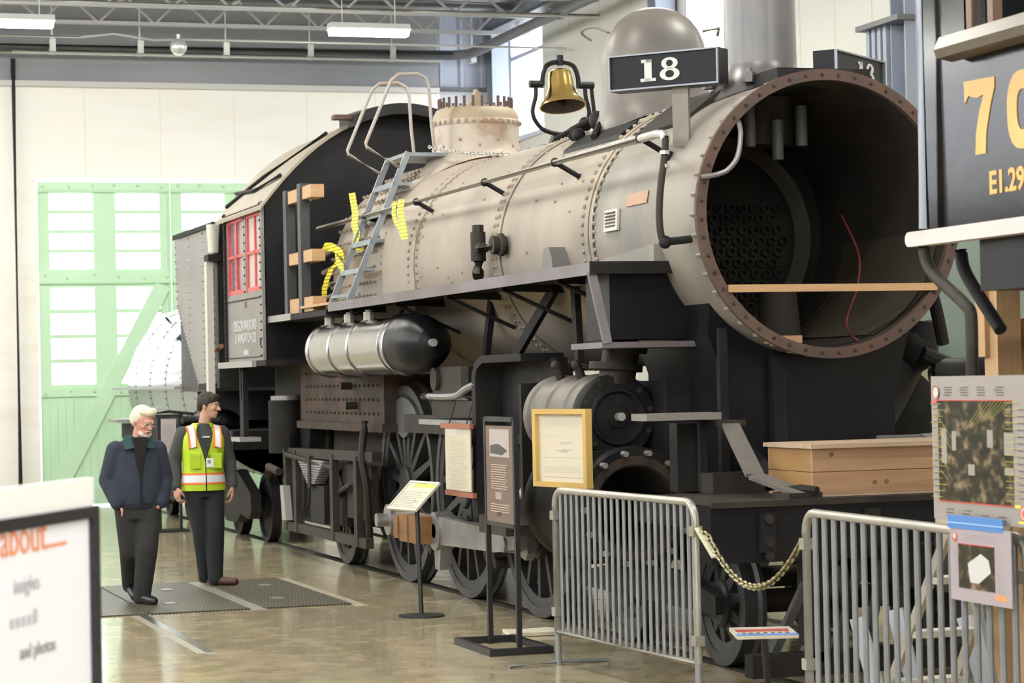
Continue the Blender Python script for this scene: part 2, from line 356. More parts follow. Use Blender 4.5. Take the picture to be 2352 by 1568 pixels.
# right end of the back wall: corrugated steel above, pale lining below
m = MB().box((4.66, YB+0.02, 0), (XR, YB+0.3, 6.96)); m.build('lining_panel', mat('pale_lilac_lining', (0.58, 0.59, 0.64), 0.5), wb)
m = MB()
for k in range(3):
    x = 4.66+k*0.40; m.prism([(x, YB-0.05), (x+0.03, YB-0.05), (x+0.06, YB+0.0), (x+0.34, YB+0.0), (x+0.37, YB-0.05), (x+0.40, YB-0.05), (x+0.40, YB+0.3), (x, YB+0.3)], 'Z', 6.99, ZT)
m.build('corrugated_panel', mat('blue_grey_cladding', (0.40, 0.43, 0.52), 0.4), wb)
struct(MB().box((4.4, YB-0.12, 6.93), (XR, YB+0.02, 6.99)).build('trim_1', M_darkbeam))
# upper beams along the back wall
struct(MB().box((XL, YB-0.10, 6.97), (4.62, YB, 7.42)).build('trim_2', M_greybeam))
struct(MB().box((XL, YB-0.34, 7.42), (4.62, YB, 7.50)).build('trim_3', M_darkbeam))
struct(MB().box((XL, YB-0.16, 6.88), (4.62, YB, 6.97)).build('trim_4', mat('pale_grey_flashing', (0.60, 0.59, 0.57), 0.5)))
struct(MB().box((XL, YB-0.02, 7.5), (4.62, YB+0.01, ZT)).build('trim_5', mat('dark_grey_liner', (0.26, 0.265, 0.27), 0.55)))  # dark grey strip covering the wall above the beams
# right wall with three tall windows
WZ = 6.05; wins = [(22.95, 24.75), (15.1, 16.75), (4.0, 5.6)]
m = MB(); y = YF
for a, b in sorted(wins):
    m.box((XR, y, 0), (XR+0.3, a, ZT)); m.box((XR, a, 0), (XR+0.3, b, WZ)); y = b
m.box((XR, y, 0), (XR+0.3, YB+0.3, ZT))
wr = struct(m.build('wall_right', M_wallr))
m = MB()
for yy in (21.6, 20.2, 18.8, 17.6, 13.9, 12.9, 11.9, 10.9, 8.4, 7.2): m.box((XR-0.006, yy, 0.1), (XR, yy+0.012, ZT-0.3))
m.build('seam', MATS['wall_seam'], wr)
for n, (a, b) in enumerate(wins):
    wdw = struct(MB().box((XR+0.14, a, WZ), (XR+0.15, b, ZT)).build('window_%d' % (n+1), M_pane))
    fr = MB(); t = 0.05
    fr.box((XR+0.02, a, WZ), (XR+0.2, a+t, ZT)); fr.box((XR+0.02, b-t, WZ), (XR+0.2, b, ZT)); fr.box((XR+0.02, a+t, WZ), (XR+0.2, b-t, WZ+t))
    for z in ((7.42,) if n else (7.42,)): fr.box((XR+0.02, a+t, z), (XR+0.2, b-t, z+0.07))
    fr.build('window_frame', mat('pale_blue_window_frame', (0.55, 0.58, 0.68), 0.4), wdw)
    MB().box((XR-0.06, a-0.05, WZ-0.05), (XR+0.2, b+0.05, WZ)).build('window_sill', MATS['pale_blue_window_frame'], wdw)
struct(MB().box((XR-0.25, YF, 7.98), (XR, YB, ZT)).build('trim_6', M_steelbeam))
struct(MB().box((XR-0.4, YF, 7.92), (XR-0.02, YB, 7.98)).build('trim_7', M_darkbeam))
# steel columns
def column(name, x, y, z0, z1, label, d=0.36):
    t = thing(name, label, 'column', (x, y, z0), 'steel columns along the walls')
    MB().box((x-0.02, y-d/2, z0), (x+0.02, y+d/2, z1)).build('web', M_steelbeam, t)
    MB().box((x-d/2, y-d/2-0.012, z0), (x+d/2, y-d/2+0.012, z1)).build('flange', M_steelbeam, t)
    MB().box((x-d/2, y+d/2-0.012, z0), (x+d/2, y+d/2+0.012, z1)).build('flange', M_steelbeam, t)
    return t
column('steel_column', XR-0.2, 9.55, 0, ZT, 'pale blue steel column beyond the open smokebox beside the tall grab pole', 0.34)
column('steel_column', XR-0.22, 24.72, 0, ZT, 'dark steel corner column beside the tall far window', 0.30)
column('steel_column', XR-0.2, 17.1, 0, ZT, 'pale steel column hidden mostly behind the grey dome', 0.30)
# shelf brackets joining the near column to the wall
t = struct(MB().box((XR-0.5, 9.3, 5.84), (XR-0.02, 10.35, 5.90)).build('trim_8', M_darkbeam)); struct(MB().box((XR-0.5, 9.3, 4.78), (XR-0.02, 10.35, 4.84)).build('trim_9', M_steelbeam))
m = MB()
for k in range(4): m.box((XR-0.4, 9.78+k*0.14, 4.84), (XR-0.02, 9.86+k*0.14, 5.84))
struct(m.build('trim_10', M_steelbeam))
# left wall with a long band of high windows
m = MB().box((XL-0.3, YF, 0), (XL, YB+0.3, 4.7)); m.box((XL-0.3, YF, 7.4), (XL, YB+0.3, ZT))
yy = YF
for k in range(8):
    a = -17.0+k*5.3; m.box((XL-0.3, yy, 4.7), (XL, a, 7.4)); yy = a+4.2
m.box((XL-0.3, yy, 4.7), (XL, YB+0.3, 7.4)); wl = struct(m.build('wall_left', mat('grey_brown_wall_boarding', (0.20, 0.185, 0.165), 0.7, c2=(0.16, 0.15, 0.135), scale=1)))
for k in range(8):
    a = -17.0+k*5.3
    wdw = struct(MB().box((XL-0.16, a, 4.7), (XL-0.15, a+4.2, 7.4)).build('window_%d' % (4+k), M_pane))
    fr = MB()
    for q in range(5): fr.box((XL-0.2, a+q*1.0375, 4.7), (XL-0.1, a+q*1.0375+0.05, 7.4))
    for q in range(4): fr.box((XL-0.2, a, 4.7+q*0.88), (XL-0.1, a+4.2, 4.75+q*0.88))
    fr.build('window_frame', MATS['pale_blue_window_frame'], wdw)
# unseen front wall added to cut fill light; its windows let some in
m = MB().box((XL-0.3, YF-0.3, 0), (XR+0.3, YF, 2.2)); m.box((XL-0.3, YF-0.3, 6.2), (XR+0.3, YF, ZT)); xx = XL-0.3
for k in range(4):
    a = -13.6+k*5.0; m.box((xx, YF-0.3, 2.2), (a, YF, 6.2)); xx = a+3.4
m.box((xx, YF-0.3, 2.2), (XR+0.3, YF, 6.2)); struct(m.build('wall_front', MATS['grey_brown_wall_boarding']))
for k in range(4):
    a = -13.6+k*5.0; wdw = struct(MB().box((a, YF-0.16, 2.2), (a+3.4, YF-0.15, 6.2)).build('window_%d' % (12+k), M_pane)); fr = MB()
    for q in range(5): fr.box((a+q*0.8375, YF-0.2, 2.2), (a+q*0.8375+0.05, YF-0.1, 6.2))
    for q in range(4): fr.box((a, YF-0.2, 2.2+q*1.317), (a+3.4, YF-0.1, 2.25+q*1.317))
    fr.build('window_frame', MATS['pale_blue_window_frame'], wdw)
# ---------------------------------------------------------------- green sliding doors with their panes
def door_leaf(name, x0, x1, brace):
    y0, y1 = YB+0.06, YB+0.16; z1 = 5.33; cols = [(x0+0.18, x0+0.90), (x0+1.27, x0+2.00)]
    hi = [(4.87, 5.146), (4.545, 4.81), (4.225, 4.485), (3.895, 4.165)]; lo = [(3.235, 3.59), (2.82, 3.165), (2.42, 2.755), (2.0, 2.35)]
    m = MB(); xs = [x0]+[v for c in cols for v in c]+[x1]
    for i in range(0, len(xs), 2): m.box((xs[i], y0, 0.06), (xs[i+1], y1, z1))
    for c in cols:
        zz = [0.06]+[v for r in sorted(lo+hi) for v in r]+[z1]
        for i in range(0, len(zz), 2): m.box((c[0], y0, zz[i]), (c[1], y1, zz[i+1]))
    d = struct(m.build(name, M_door))
    pm = None
    for c in cols:
        for r in hi+lo:
            MB().box((c[0], y0+0.05, r[0]), (c[1], y0+0.056, r[1])).build('pane', M_pane, d)
    for a, b in ((5.20, z1), (3.68, 3.84), (1.80, 1.95)):
        MB().box((x0, y0-0.035, a), (x1, y0, b)).build('rail_board', M_door, d)
    MB().box((x0, y0-0.05, 5.16), (x1, y0, 5.20)).build('rail_lip', M_doorb, d); MB().box((x0, y0-0.05, 3.65), (x1, y0, 3.68)).build('rail_lip', M_doorb, d)
    MB().box((x1-0.05, y0-0.03, 0.06), (x1, y0, z1)).build('stile', M_doorb, d)
    br = MB().bar((brace[0], y0-0.02, brace[1]), (brace[2], y0-0.02, brace[3]), 0.04, 0.26, (0, 1, 0)); br.build('brace', M_door, d)
    bt = MB()
    for a in (5.28, 3.77, 1.87):
        for q in range(6): bt.rivet((x0+0.1+q*(x1-x0-0.2)/5+random.uniform(-.05, .05), y0-0.035, a+random.uniform(-.04, .04)), (0, -1, 0), 0.03, 0.02)
    bt.build('bolt', M_doorb, d, stuff=True)
    MB().box((x0, y0-0.02, 0.02), (x1, y0, 0.30)).build('kick_board', M_doorb, d)
    m = MB()
    for q in range(int((x1-x0)/0.13)): m.box((x0+q*0.13, y0-0.006, 0.32), (x0+q*0.13+0.008, y0+0.001, 1.78))
    m.build('board_joint', M_doorb, d, stuff=True)
    return d
door_leaf('door_1', DX0+0.03, -0.055, (-0.2, 3.62, -1.95, 0.35)); door_leaf('door_2', -0.035, DX1-0.02, (0.25, 3.62, 2.0, 0.35))
struct(MB().box((DX0-0.06, YB-0.05, DZ-0.03), (DX1+0.3, YB+0.02, DZ+0.02)).build('trim_11', mat('white_door_head', (0.85, 0.85, 0.88), 0.3)))
# ---------------------------------------------------------------- roof trusses, pipes and lamps
def truss(y, zb, zt, label):
    t = thing('roof_truss', label, 'roof truss', (-14.5, y, zb), 'roof trusses under the deck')
    MB().box((XL, y-0.05, zt-0.06), (XR, y+0.05, zt)).build('top_chord', M_darkbeam, t)
    MB().box((XL, y-0.05, zb), (XR, y+0.05, zb+0.06)).build('bottom_chord', mat('pale_grey_truss', (0.36, 0.36, 0.36), 0.5), t)
    me = MB().bar((0, 0, 0), (0.45, 0, zt-zb-0.08), 0.035, 0.035).mesh('web_member', MATS['pale_grey_truss']); n = 0; x = XL+0.1; mir = False
    while x < XR-0.5:
        if x > -7.5: put('web_member', me, t, (x if not mir else x+0.45, y, zb+0.03), None, (-1, 1, 1) if mir else None)
        mir = not mir; x += 0.45
    return t
truss(23.6, 7.72, 8.22, 'grey steel roof truss closest to the back wall')
truss(21.9, 7.74, 8.22, 'grey steel roof truss second from the back wall')
truss(20.2, 7.76, 8.22, 'grey steel roof truss third from the back wall above the lamps')
truss(18.5, 7.78, 8.22, 'grey steel roof truss farthest from the back wall at the photo top')
def pipe(name, pts, r, m_, label, n=10): return tag(MB().tube(pts, r, n).build(name, m_), label, 'pipe')
pm = thing('sprinkler_main', 'dark round pipe hung on clamps along the top of the back wall', 'pipe', (-2.6, 24.35, 7.3))
MB().tube([(XL+0.1, 24.35, 7.46), (4.7, 24.35, 7.46), (4.95, 24.2, 7.47), (5.0, 23.9, 7.48), (5.0, YF+0.4, 7.55)], 0.085, 12).build('pipe_run', M_darkbeam, pm)
me = MB().box((-0.05, -0.1, -0.12), (0.05, 0.1, 0.12)).box((-0.012, -0.012, 0.12), (0.012, 0.012, 0.72)).mesh('clamp', M_lightpipe)
for k in range(9): put('clamp', me, pm, (-6.3+k*1.42, 24.35, 7.46))
pipe('water_pipe', [(-2.61, 24.86, 7.32), (-2.61, 24.86, 0.0)], 0.038, M_signblk, 'thin black vertical pipe on the white wall next to the green door')
pipe('conduit', [(XL+0.1, 24.2, 7.34), (-2.7, 24.2, 7.34), (4.5, 24.2, 7.34)], 0.025, M_lightpipe, 'pale thin conduit under the dark sprinkler main')
pipe('conduit', [(XL+0.1, 19.5, 7.42), (5.6, 19.5, 7.42)], 0.03, M_lightpipe, 'pale conduit running level just above the tube lamps')
pipe('conduit', [(XL+0.1, 21.3, 7.18), (-2.0, 21.3, 7.18), (-1.5, 21.3, 7.24), (-0.9, 21.3, 7.16), (-0.5, 21.3, 7.18), (5.7, 21.3, 7.18)], 0.016, M_lightpipe, 'pale cable with a bump strung below the tube lamps')
s_ = thing('ceiling_siren', 'small round pale device on the cable under the roof', 'alarm', (-0.55, 21.2, 7.05))
MB().sphere((-0.55, 21.2, 7.05), 0.13, 14, 8).build('body', M_lightpipe, s_); MB().cyl((-0.55, 21.2, 7.15), (-0.55, 21.2, 7.24), 0.03).build('stem', M_lightpipe, s_)
# the lamps: hung tube fixtures in a grid over the whole hall
M_tube = mat('lit_tube', (1.0, 0.97, 0.88), 0.5, emit=LAMP)
def lamp_proto():
    t = thing('tube_lamp', '', 'lamp', (0, 0, 0), 'hanging tube lamps under the roof')
    MB().prism([(-0.16, 0.0), (0.16, 0.0), (0.10, 0.09), (-0.10, 0.09)], 'X', -0.60, 0.60).build('housing', mat('white_lamp_housing', (0.8, 0.8, 0.78), 0.4), t)
    me = MB().prism([(-0.15, -0.001), (-0.09, -0.085), (0.09, -0.085), (0.15, -0.001)], 'X', -0.58, 0.58).build('diffuser', M_tube, t)
    MB().cyl((-0.4, 0, 0.09), (-0.4, 0, 0.75), 0.008, n=6).build('hanger', M_lightpipe, t); MB().cyl((0.4, 0, 0.09), (0.4, 0, 0.75), 0.008, n=6).build('hanger', M_lightpipe, t)
    return t
lp = lamp_proto(); first = True
for j, yy in enumerate((19.3, 13.6, 7.9, 2.2, -3.5, -9.2, -14.9)):
    for i, xx in enumerate((-13.57, -8.4, -3.25, 1.92)):
        o = lp if first else copy_tree(lp); first = False
        o.location = (xx, yy, 7.09)
        if j == 0 and i == 2: o['label'] = 'bright tube lamp at the photo corner over the green door'
        elif j == 0 and i == 3: o['label'] = 'bright tube lamp hanging above the ladder hoops'
        else: o['label'] = 'bright tube lamp hanging elsewhere under the hall roof'
# ================================================================== the locomotive
ZC = 2.996; RS = 0.97
loco = thing('steam_locomotive', 'large tan and black steam locomotive with open smokebox and 18 on its number boards', 'locomotive', (0, 0, 0))
# --- front ring with its bolts
ring = MB().lathe([(0.897, 0.0), (RS, 0.0), (RS, 0.035), (0.95, 0.05), (0.897, 0.05), (0.897, 0.0)], (0, 0, ZC), 'Y', 96).build('smokebox_ring', M_rust, loco, label='brown rusted ring around the open smokebox')
bme = MB(); bme.rivet((0, 0, 0), (0, -1, 0), 0.014, 0.016); bme = bme.mesh('ring_bolt', M_rustdk)
for k in range(48):
    a = 2*PI*k/48+0.04; put('ring_bolt', bme, ring, (0.932*math.cos(a), 0.0, ZC+0.932*math.sin(a)))
m = MB()
for k in range(44):
    a = 2*PI*k/44; m.cyl((0.955*math.cos(a), 0.045, ZC+0.955*math.sin(a)), (0.955*math.cos(a), 0.13, ZC+0.955*math.sin(a)), 0.014, n=6)
m.build('ring_stud', M_smoke, loco, stuff=True)
# --- shell and courses
MB().lathe([(0.897, 0.02), (0.945, 0.02), (0.948, 2.14)], (0, 0, ZC), 'Y', 96).build('smokebox_shell', M_smoke, loco)
MB().lathe([(0.95, 2.1), (0.972, 2.1), (0.985, 4.22), (0.965, 4.22)], (0, 0, ZC), 'Y', 96).build('boiler_course', M_clad, loco)
MB().lathe([(0.96, 4.18), (0.995, 4.18), (1.02, 6.72), (0.99, 6.72)], (0, 0, ZC), 'Y', 96).build('boiler_course', M_clad, loco)
# firebox wrapper: round top, straight sides
rings = []
for y, r, dz in ((6.68, 1.02, 0.0), (7.6, 1.06, 0.03), (9.55, 1.08, 0.05), (9.75, 1.03, 0.05)):
    pts = [Vector((r*math.cos(a), y, ZC+dz+r*math.sin(a))) for a in [PI*i/24 for i in range(25)]]
    pts = [Vector((r*0.99, y, 2.0)), Vector((r, y, ZC-0.3))]+pts+[Vector((-r, y, ZC-0.3)), Vector((-r*0.99, y, 2.0))]
    rings.append(pts)
fw = MB().loft(rings).build('firebox_wrapper', M_clad, loco)
m = MB()
for y in [7.9+0.135*i for i in range(13)]:
    r = 1.06+0.01*(y-7.6)
    for z in [2.78+0.13*i for i in range(2)]: m.cyl((-r+0.01, y, z), (-r-0.035, y, z), 0.017, n=6)
    for k in range(10):
        a = PI-0.02-k*0.135; c = Vector((math.cos(a), 0, math.sin(a)))
        m.cyl(Vector((0, y, ZC+0.04))+c*(r-0.01), Vector((0, y, ZC+0.04))+c*(r+0.04), 0.017, n=6)
m.build('stay_bolts', M_clad, loco, stuff=True)
# bare pipes and end of the wrapper near the cab
for k, z in enumerate((3.32, 3.14, 2.98, 2.86)):
    MB().tube([(-1.0, 9.2, z), (-1.08, 9.6, z-0.02), (-1.1, 9.9, z-0.05)], 0.028, 8).build('stay_pipe', M_clad, loco)
# rivet seams
m = MB()
for y, R_, rows in ((2.02, 0.95, 1), (2.2, 0.975, 1), (4.25, 0.998, 2), (6.6, 1.02, 1), (6.85, 1.03, 1), (7.7, 1.06, 1)):
    for row in range(rows):
        for k in range(70):
            a = PI*0.42+2*PI*k/90*1.0; c = Vector((math.cos(a), 0, math.sin(a)))
            m.rivet(Vector((0, y+row*0.09, ZC))+c*R_, c, 0.021, 0.02)
for k in range(45):
    a = PI*random.uniform(0.55, 1.12); y = random.uniform(2.3, 6.5); c = Vector((math.cos(a), 0, math.sin(a)))
    m.rivet(Vector((0, y, ZC))+c*(0.97+0.012*(y-2)), c, 0.013, 0.014)
m.build('seam_rivets', M_clad, loco, stuff=True)
for y, R_ in ((2.06, 0.956), (4.2, 0.99), (6.7, 1.021)):
    MB().lathe([(R_, -0.03), (R_+0.008, -0.03), (R_+0.008, 0.03), (R_, 0.03)], (0, y, ZC), 'Y', 96).build('boiler_band', M_clad, loco)
# --- inside of the smokebox
MB().lathe([(0.90, 0.04), (0.90, 2.1)], (0, 0, ZC), 'Y', 64).build('smokebox_inside', M_inner, loco)
ts = MB(); ts.add([(0.905*math.cos(2*PI*i/64), 2.05, ZC+0.905*math.sin(2*PI*i/64)) for i in range(64)], [tuple(range(64))]); ts = ts.build('tube_sheet', M_inner, loco)
MB().lathe([(0.66, 2.0), (0.72, 1.93), (0.76, 1.93), (0.80, 2.05)], (0, 0, ZC-0.04), 'Y', 64).build('flange', mat('grey_sooty_flange', (0.085, 0.078, 0.068), 0.7), ts)
m = MB()
for i in range(-6, 7):
    for j in range(-7, 4):
        x = i*0.095+(0.0475 if j % 2 else 0); z = j*0.083
        if x*x+(z)**2 < 0.58**2: m.lathe([(0.027, 2.0), (0.034, 2.0), (0.034, 2.05)], (x, 0, ZC+z-0.06), 'Y', 8)
m.build('flue_ends', mat('sooty_flue_end', (0.045, 0.038, 0.030), 0.7), ts, stuff=True)
me = MB().cyl((0, 0, -0.14), (0, 0, 0.14), 0.042, n=14).mesh('branch_pipe', mat('grey_sooty_pipe', (0.10, 0.10, 0.105), 0.5))
for x, y, z in ((-0.22, 0.8, 3.66), (-0.01, 0.8, 3.57), (0.175, 0.8, 3.67)): put('branch_pipe', me, loco, (x, y, z))
MB().cyl((0, 1.05, 3.55), (0, 1.05, 3.88), 0.20, 0.24, n=24).build('petticoat', M_inner, loco)
MB().cyl((0.1, 1.1, 2.12), (0.1, 1.1, 2.55), 0.17, 0.13, n=20).build('blast_nozzle', M_inner, loco)
m = MB(); m.lathe([(0.885, 0.15), (0.89, 0.15), (0.89, 1.6), (0.885, 1.6)], (0, 0, ZC), 'Y', 20, -1.15, -0.12); m.build('liner_sheet', mat('brown_sooty_liner', (0.050, 0.040, 0.026), 0.8), loco)
MB().tube(curvy([(0.52, 0.9, 3.05), (0.50, 0.6, 2.75), (0.38, 0.4, 2.5), (0.22, 0.25, 2.25), (0.30, 0.2, 2.14), (0.5, 0.12, 2.2)]), 0.008, 6).build('red_cord', mat('red_cord', (0.13, 0.012, 0.010), 0.7), loco)
MB().tube(curvy([(-0.66, -0.02, 3.60), (-0.665, -0.06, 3.52), (-0.71, -0.10, 3.36), (-0.78, -0.10, 3.275), (-0.85, -0.07, 3.245), (-0.93, -0.01, 3.235)]), 0.018, 8).build('grab_iron', M_stack, loco)
# --- chimney, hatch
def seated(prof, cy, n=44, R_=0.94):
    # turned shape whose foot follows the round shell: (radius, height, share of the foot curve)
    rings = []
    for r, z, w_ in prof:
        ring_ = []
        for i in range(n):
            a = 2*PI*i/n; x = r*math.cos(a); zz = ZC+math.sqrt(max(0.01, R_*R_-x*x)); ring_.append(Vector((x, cy+r*math.sin(a), zz*w_+z*(1-w_)+(0.012 if w_ == 1 else 0))))
        rings.append(ring_)
    return MB().loft(rings)
seated([(0.42, 0, 1), (0.40, 3.97, 0.75), (0.34, 4.0, 0.35), (0.285, 4.05, 0.1), (0.258, 4.12, 0), (0.256, 4.14, 0), (0.25, 5.03, 0), (0.25, 5.05, 0), (0.28, 5.1, 0), (0.28, 5.2, 0), (0.22, 5.2, 0), (0.22, 4.2, 0)], 1.08).build('chimney', M_stack, loco)
me = MB().cyl((0, 0, -0.02), (0, 0, 0.05), 0.05, n=6).cyl((0, 0, 0.05), (0, 0, 0.08), 0.025, n=8).mesh('chimney_bolt', M_stack)
for k in range(10): a = 2*PI*k/10+0.3; put('chimney_bolt', me, loco, (0.37*math.cos(a), 1.08+0.37*math.sin(a), 3.99))
MB().prism([(-0.20, 3.90), (0.50, 3.86), (0.50, 4.02), (-0.20, 4.02)], 'Y', 0.36, 1.0).build('smokebox_hatch', M_iron, loco)
MB().prism([(-0.62, 3.66), (-0.44, 3.80), (-0.30, 3.92), (-0.20, 3.94), (-0.20, 3.98), (-0.32, 3.96), (-0.48, 3.85), (-0.66, 3.71)], 'Y', 1.0, 1.9).build('saddle_plate', M_iron2, loco)
# --- number boards
def number_board(p0, p1, z0, z1, tx):
    p0 = Vector(p0); p1 = Vector(p1); x = (p1-p0).normalized(); nrm = x.cross(Vector((0, 0, 1))); L_ = (p1-p0).length; h = z1-z0; y = Vector((0, 0, 1))
    o = Vector((p0.x, p0.y, z0)); q = MB(); quadpanel(q, o, x, y, 0, 0, L_, h, 0.16, -0.16)
    b = q.build('number_board', M_black, loco, label='black number board reading 18')
    fr = MB(); t = 0.011
    for a in ((0, 0, L_, t), (0, h-t, L_, h), (0, t, t, h-t), (L_-t, t, L_, h-t)): quadpanel(fr, o, x, y, *a, 0.02, 0.0)
    fr.build('bezel', mat('thin_grey_bezel', (0.22, 0.23, 0.26), 0.35, 0.5), b)
    s = h*0.62; zb = h*0.2
    d1 = MB(); u = tx
    for a in ((u+0.03, zb, u+0.085, zb+s), (u, zb, u+0.115, zb+0.022), (u+0.008, zb+s-0.022, u+0.085, zb+s)): quadpanel(d1, o, x, y, *a, 0.006, 0.001)
    d1.build('digit', M_white, b)
    d8 = MB(); cx = u+0.22
    def loop(cy, ro, ri, ry, yi):
        n = 20; vs = []
        for h_ in (0.001, 0.007):
            for rr, ryy in ((ro, ry), (ri, yi)):
                vs += [o+x*(cx+rr*math.cos(2*PI*i/n))+y*(cy+ryy*math.sin(2*PI*i/n))+nrm*h_ for i in range(n)]
        fs = []
        for i in range(n):
            j = (i+1) % n; fs += [(2*n+i, 2*n+j, 3*n+j, 3*n+i), (i, j, 2*n+j, 2*n+i), (n+i, 3*n+i, 3*n+j, n+j)]
        d8.add(vs, fs)
    loop(zb+s*0.27, 0.075, 0.034, s*0.29, s*0.17); loop(zb+s*0.75, 0.062, 0.026, s*0.27, s*0.15); d8.build('digit', M_white, b)
    for uu in ((0.62,) if tx < 0.3 else (0.3,)):
        pt = o+x*(uu*L_)-nrm*0.06; zz = ZC+math.sqrt(0.95**2-min(0.9, abs(pt.x))**2); MB().bar(pt, Vector((pt.x, pt.y, zz)), 0.12, 0.03, x).build('bracket', M_smoke, b)
    return b
number_board((-1.2, 0.95, 0), (-0.636, 0.35, 0), 3.905, 4.150, 0.24); number_board((0.25, 0.40, 0), (0.91, 0.97, 0), 3.93, 4.160, 0.40)
# --- domes
seated([(0.56, 0, 1), (0.50, 4.0, 0.72), (0.455, 4.06, 0.3), (0.43, 4.14, 0.06), (0.42, 4.22, 0), (0.42, 4.40, 0), (0.412, 4.48, 0), (0.39, 4.58, 0), (0.35, 4.67, 0), (0.29, 4.75, 0), (0.20, 4.815, 0), (0.10, 4.85, 0), (0.01, 4.86, 0)], 3.13, 48, 0.975).build('sand_dome', M_dome, loco, label='grey rounded sand dome')
MB().tube(curvy([(-0.28, 3.35, 4.68), (-0.40, 3.42, 4.74), (-0.46, 3.55, 4.72), (-0.36, 3.6, 4.66)]), 0.014, 6).build('dome_handle', M_smoke, loco)
MB().tube([(0.30, 2.85, 4.64), (0.42, 2.80, 4.66), (0.45, 2.9, 4.62)], 0.014, 6).build('dome_handle', M_smoke, loco)
sd = seated([(0.70, 0, 1), (0.60, 4.10, 0.8), (0.50, 4.14, 0.4), (0.445, 4.18, 0.1), (0.43, 4.22, 0), (0.428, 4.25, 0), (0.427, 4.42, 0), (0.437, 4.43, 0), (0.437, 4.47, 0), (0.427, 4.48, 0)], 7.95, 48, 1.07).build('steam_dome', M_domew, loco, label='pale rust-streaked steam dome without its cover')
MB().lathe([(0.425, 4.48), (0.42, 4.53), (0.39, 4.585), (0.34, 4.61), (0.0, 4.62)], (0, 7.95, 0), 'Z', 48).build('dome_top', M_domet, sd)
bme2 = MB().sphere((0, 0, 0), 0.022, 8, 6).mesh('band_bolt', M_domet); sme = MB().cyl((0, 0, 0), (0, 0, 0.11), 0.014, n=6).mesh('dome_stud', M_rust)
for k in range(36): a = 2*PI*k/36; put('band_bolt', bme2, sd, (0.435*math.cos(a), 7.95+0.435*math.sin(a), 4.45))
for k in range(26): a = 2*PI*k/26; put('dome_stud', sme, sd, (0.36*math.cos(a), 7.95+0.36*math.sin(a), 4.59))
for k in range(14):
    a = 2*PI*k/14; put('band_bolt', bme2, sd, (0.43*math.cos(a), 7.95+0.43*math.sin(a), 4.27 if k % 2 else 4.21), None, (0.8, 0.8, 0.8))
tag_ = MB().prism([(-0.10, 4.62), (0.10, 4.62), (0.04, 4.76), (0.0, 4.80), (-0.03, 4.70)], 'Y', 7.9, 8.0).build('dome_cap_lug', M_domet, sd)
# --- bell
bx, by = 0.0, 5.4
def tilted(mb, ang=-0.22):
    R_ = Matrix.Rotation(ang, 3, 'X'); c = Vector((bx, by, 4.55)); mb.v = [tuple(c+R_ @ (Vector(v)-c)) for v in mb.v]; return mb
bell = tilted(MB().lathe([(0.0, 4.665), (0.07, 4.66), (0.10, 4.64), (0.112, 4.58), (0.118, 4.50), (0.135, 4.44), (0.165, 4.39), (0.205, 4.345), (0.212, 4.325), (0.198, 4.325)], (bx, by, 0), 'Z', 40)).build('bell', M_brass, loco, label='polished brass bell')
tilted(MB().lathe([(0.198, 4.325), (0.15, 4.40), (0.11, 4.5), (0.09, 4.6), (0, 4.62)], (bx, by, 0), 'Z', 40)).build('bell_inside', mat('dark_brown_inside', (0.06, 0.045, 0.03), 0.6), bell); tilted(MB().sphere((bx, by, 4.36), 0.04, 10, 8)).build('clapper', M_iron, bell)  # bell inside coloured darker than the brass outside
yk = MB(); yk.tube(curvy([(-0.17, by, 4.50), (-0.165, by, 4.60), (-0.13, by, 4.69), (-0.06, by, 4.725), (0.06, by, 4.725), (0.13, by, 4.69), (0.165, by, 4.60), (0.17, by, 4.50)]), 0.022, 8)
yk.cyl((0, by, 4.70), (0, by, 4.79), 0.03, n=10); yk.cyl((-0.17, by, 4.53), (-0.29, by, 4.53), 0.034, n=10); yk.cyl((0.17, by, 4.53), (0.31, by, 4.53), 0.034, n=10); yk.build('bell_yoke', M_black, bell)
st = MB(); st.tube(curvy([(-0.23, by, 4.52), (-0.235, by, 4.42), (-0.265, by, 4.30), (-0.25, by, 4.22), (-0.17, by, 4.13), (0, by, 4.09), (0.17, by, 4.13), (0.25, by, 4.22), (0.265, by, 4.30), (0.235, by, 4.42), (0.23, by, 4.52)]), 0.02, 8)
st.prism([(-0.08, 4.08), (0.08, 4.08), (0.13, 3.96), (-0.13, 3.96)], 'Y', by-0.05, by+0.05); st.box((-0.2, by-0.12, 3.95), (0.2, by+0.12, 3.99)); st.build('bell_stand', M_black, bell)
MB().bar((0.29, by, 4.5), (0.32, by, 4.2), 0.02, 0.03).build('bell_crank', M_iron, bell); MB().tube([(0.32, by, 4.2), (0.25, by-0.5, 4.02)], 0.012, 6).build('bell_rod', M_iron, bell)
# valve cluster and sand pipes beside the dome
m = MB(); dy = -0.72
for c, r in (((-0.36, 4.50, 4.00), 0.06), ((-0.46, 4.48, 3.92), 0.065), ((-0.34, 4.28, 4.02), 0.065), ((-0.42, 4.05, 3.97), 0.07), ((-0.26, 4.55, 4.05), 0.045), ((-0.52, 4.22, 3.88), 0.055)): m.sphere((c[0], c[1]+dy, c[2]), r, 12, 8)
m.tube(curvy([(-0.50, 4.6+dy, 3.93), (-0.34, 4.3+dy, 4.04), (-0.30, 4.05+dy, 4.02), (-0.48, 3.85+dy, 3.92), (-0.62, 3.6+dy, 3.80)]), 0.026, 8); m.cyl((-0.62, 4.5+dy, 3.88), (-0.28, 4.42+dy, 4.06), 0.018, n=8)
m.build('sander_valves', M_iron, loco)
MB().prism([(-0.66, 3.715), (-0.52, 3.825), (-0.50, 3.865), (-0.65, 3.755)], 'Y', 2.2, 3.5).build('sand_trap_plate', M_iron, loco)
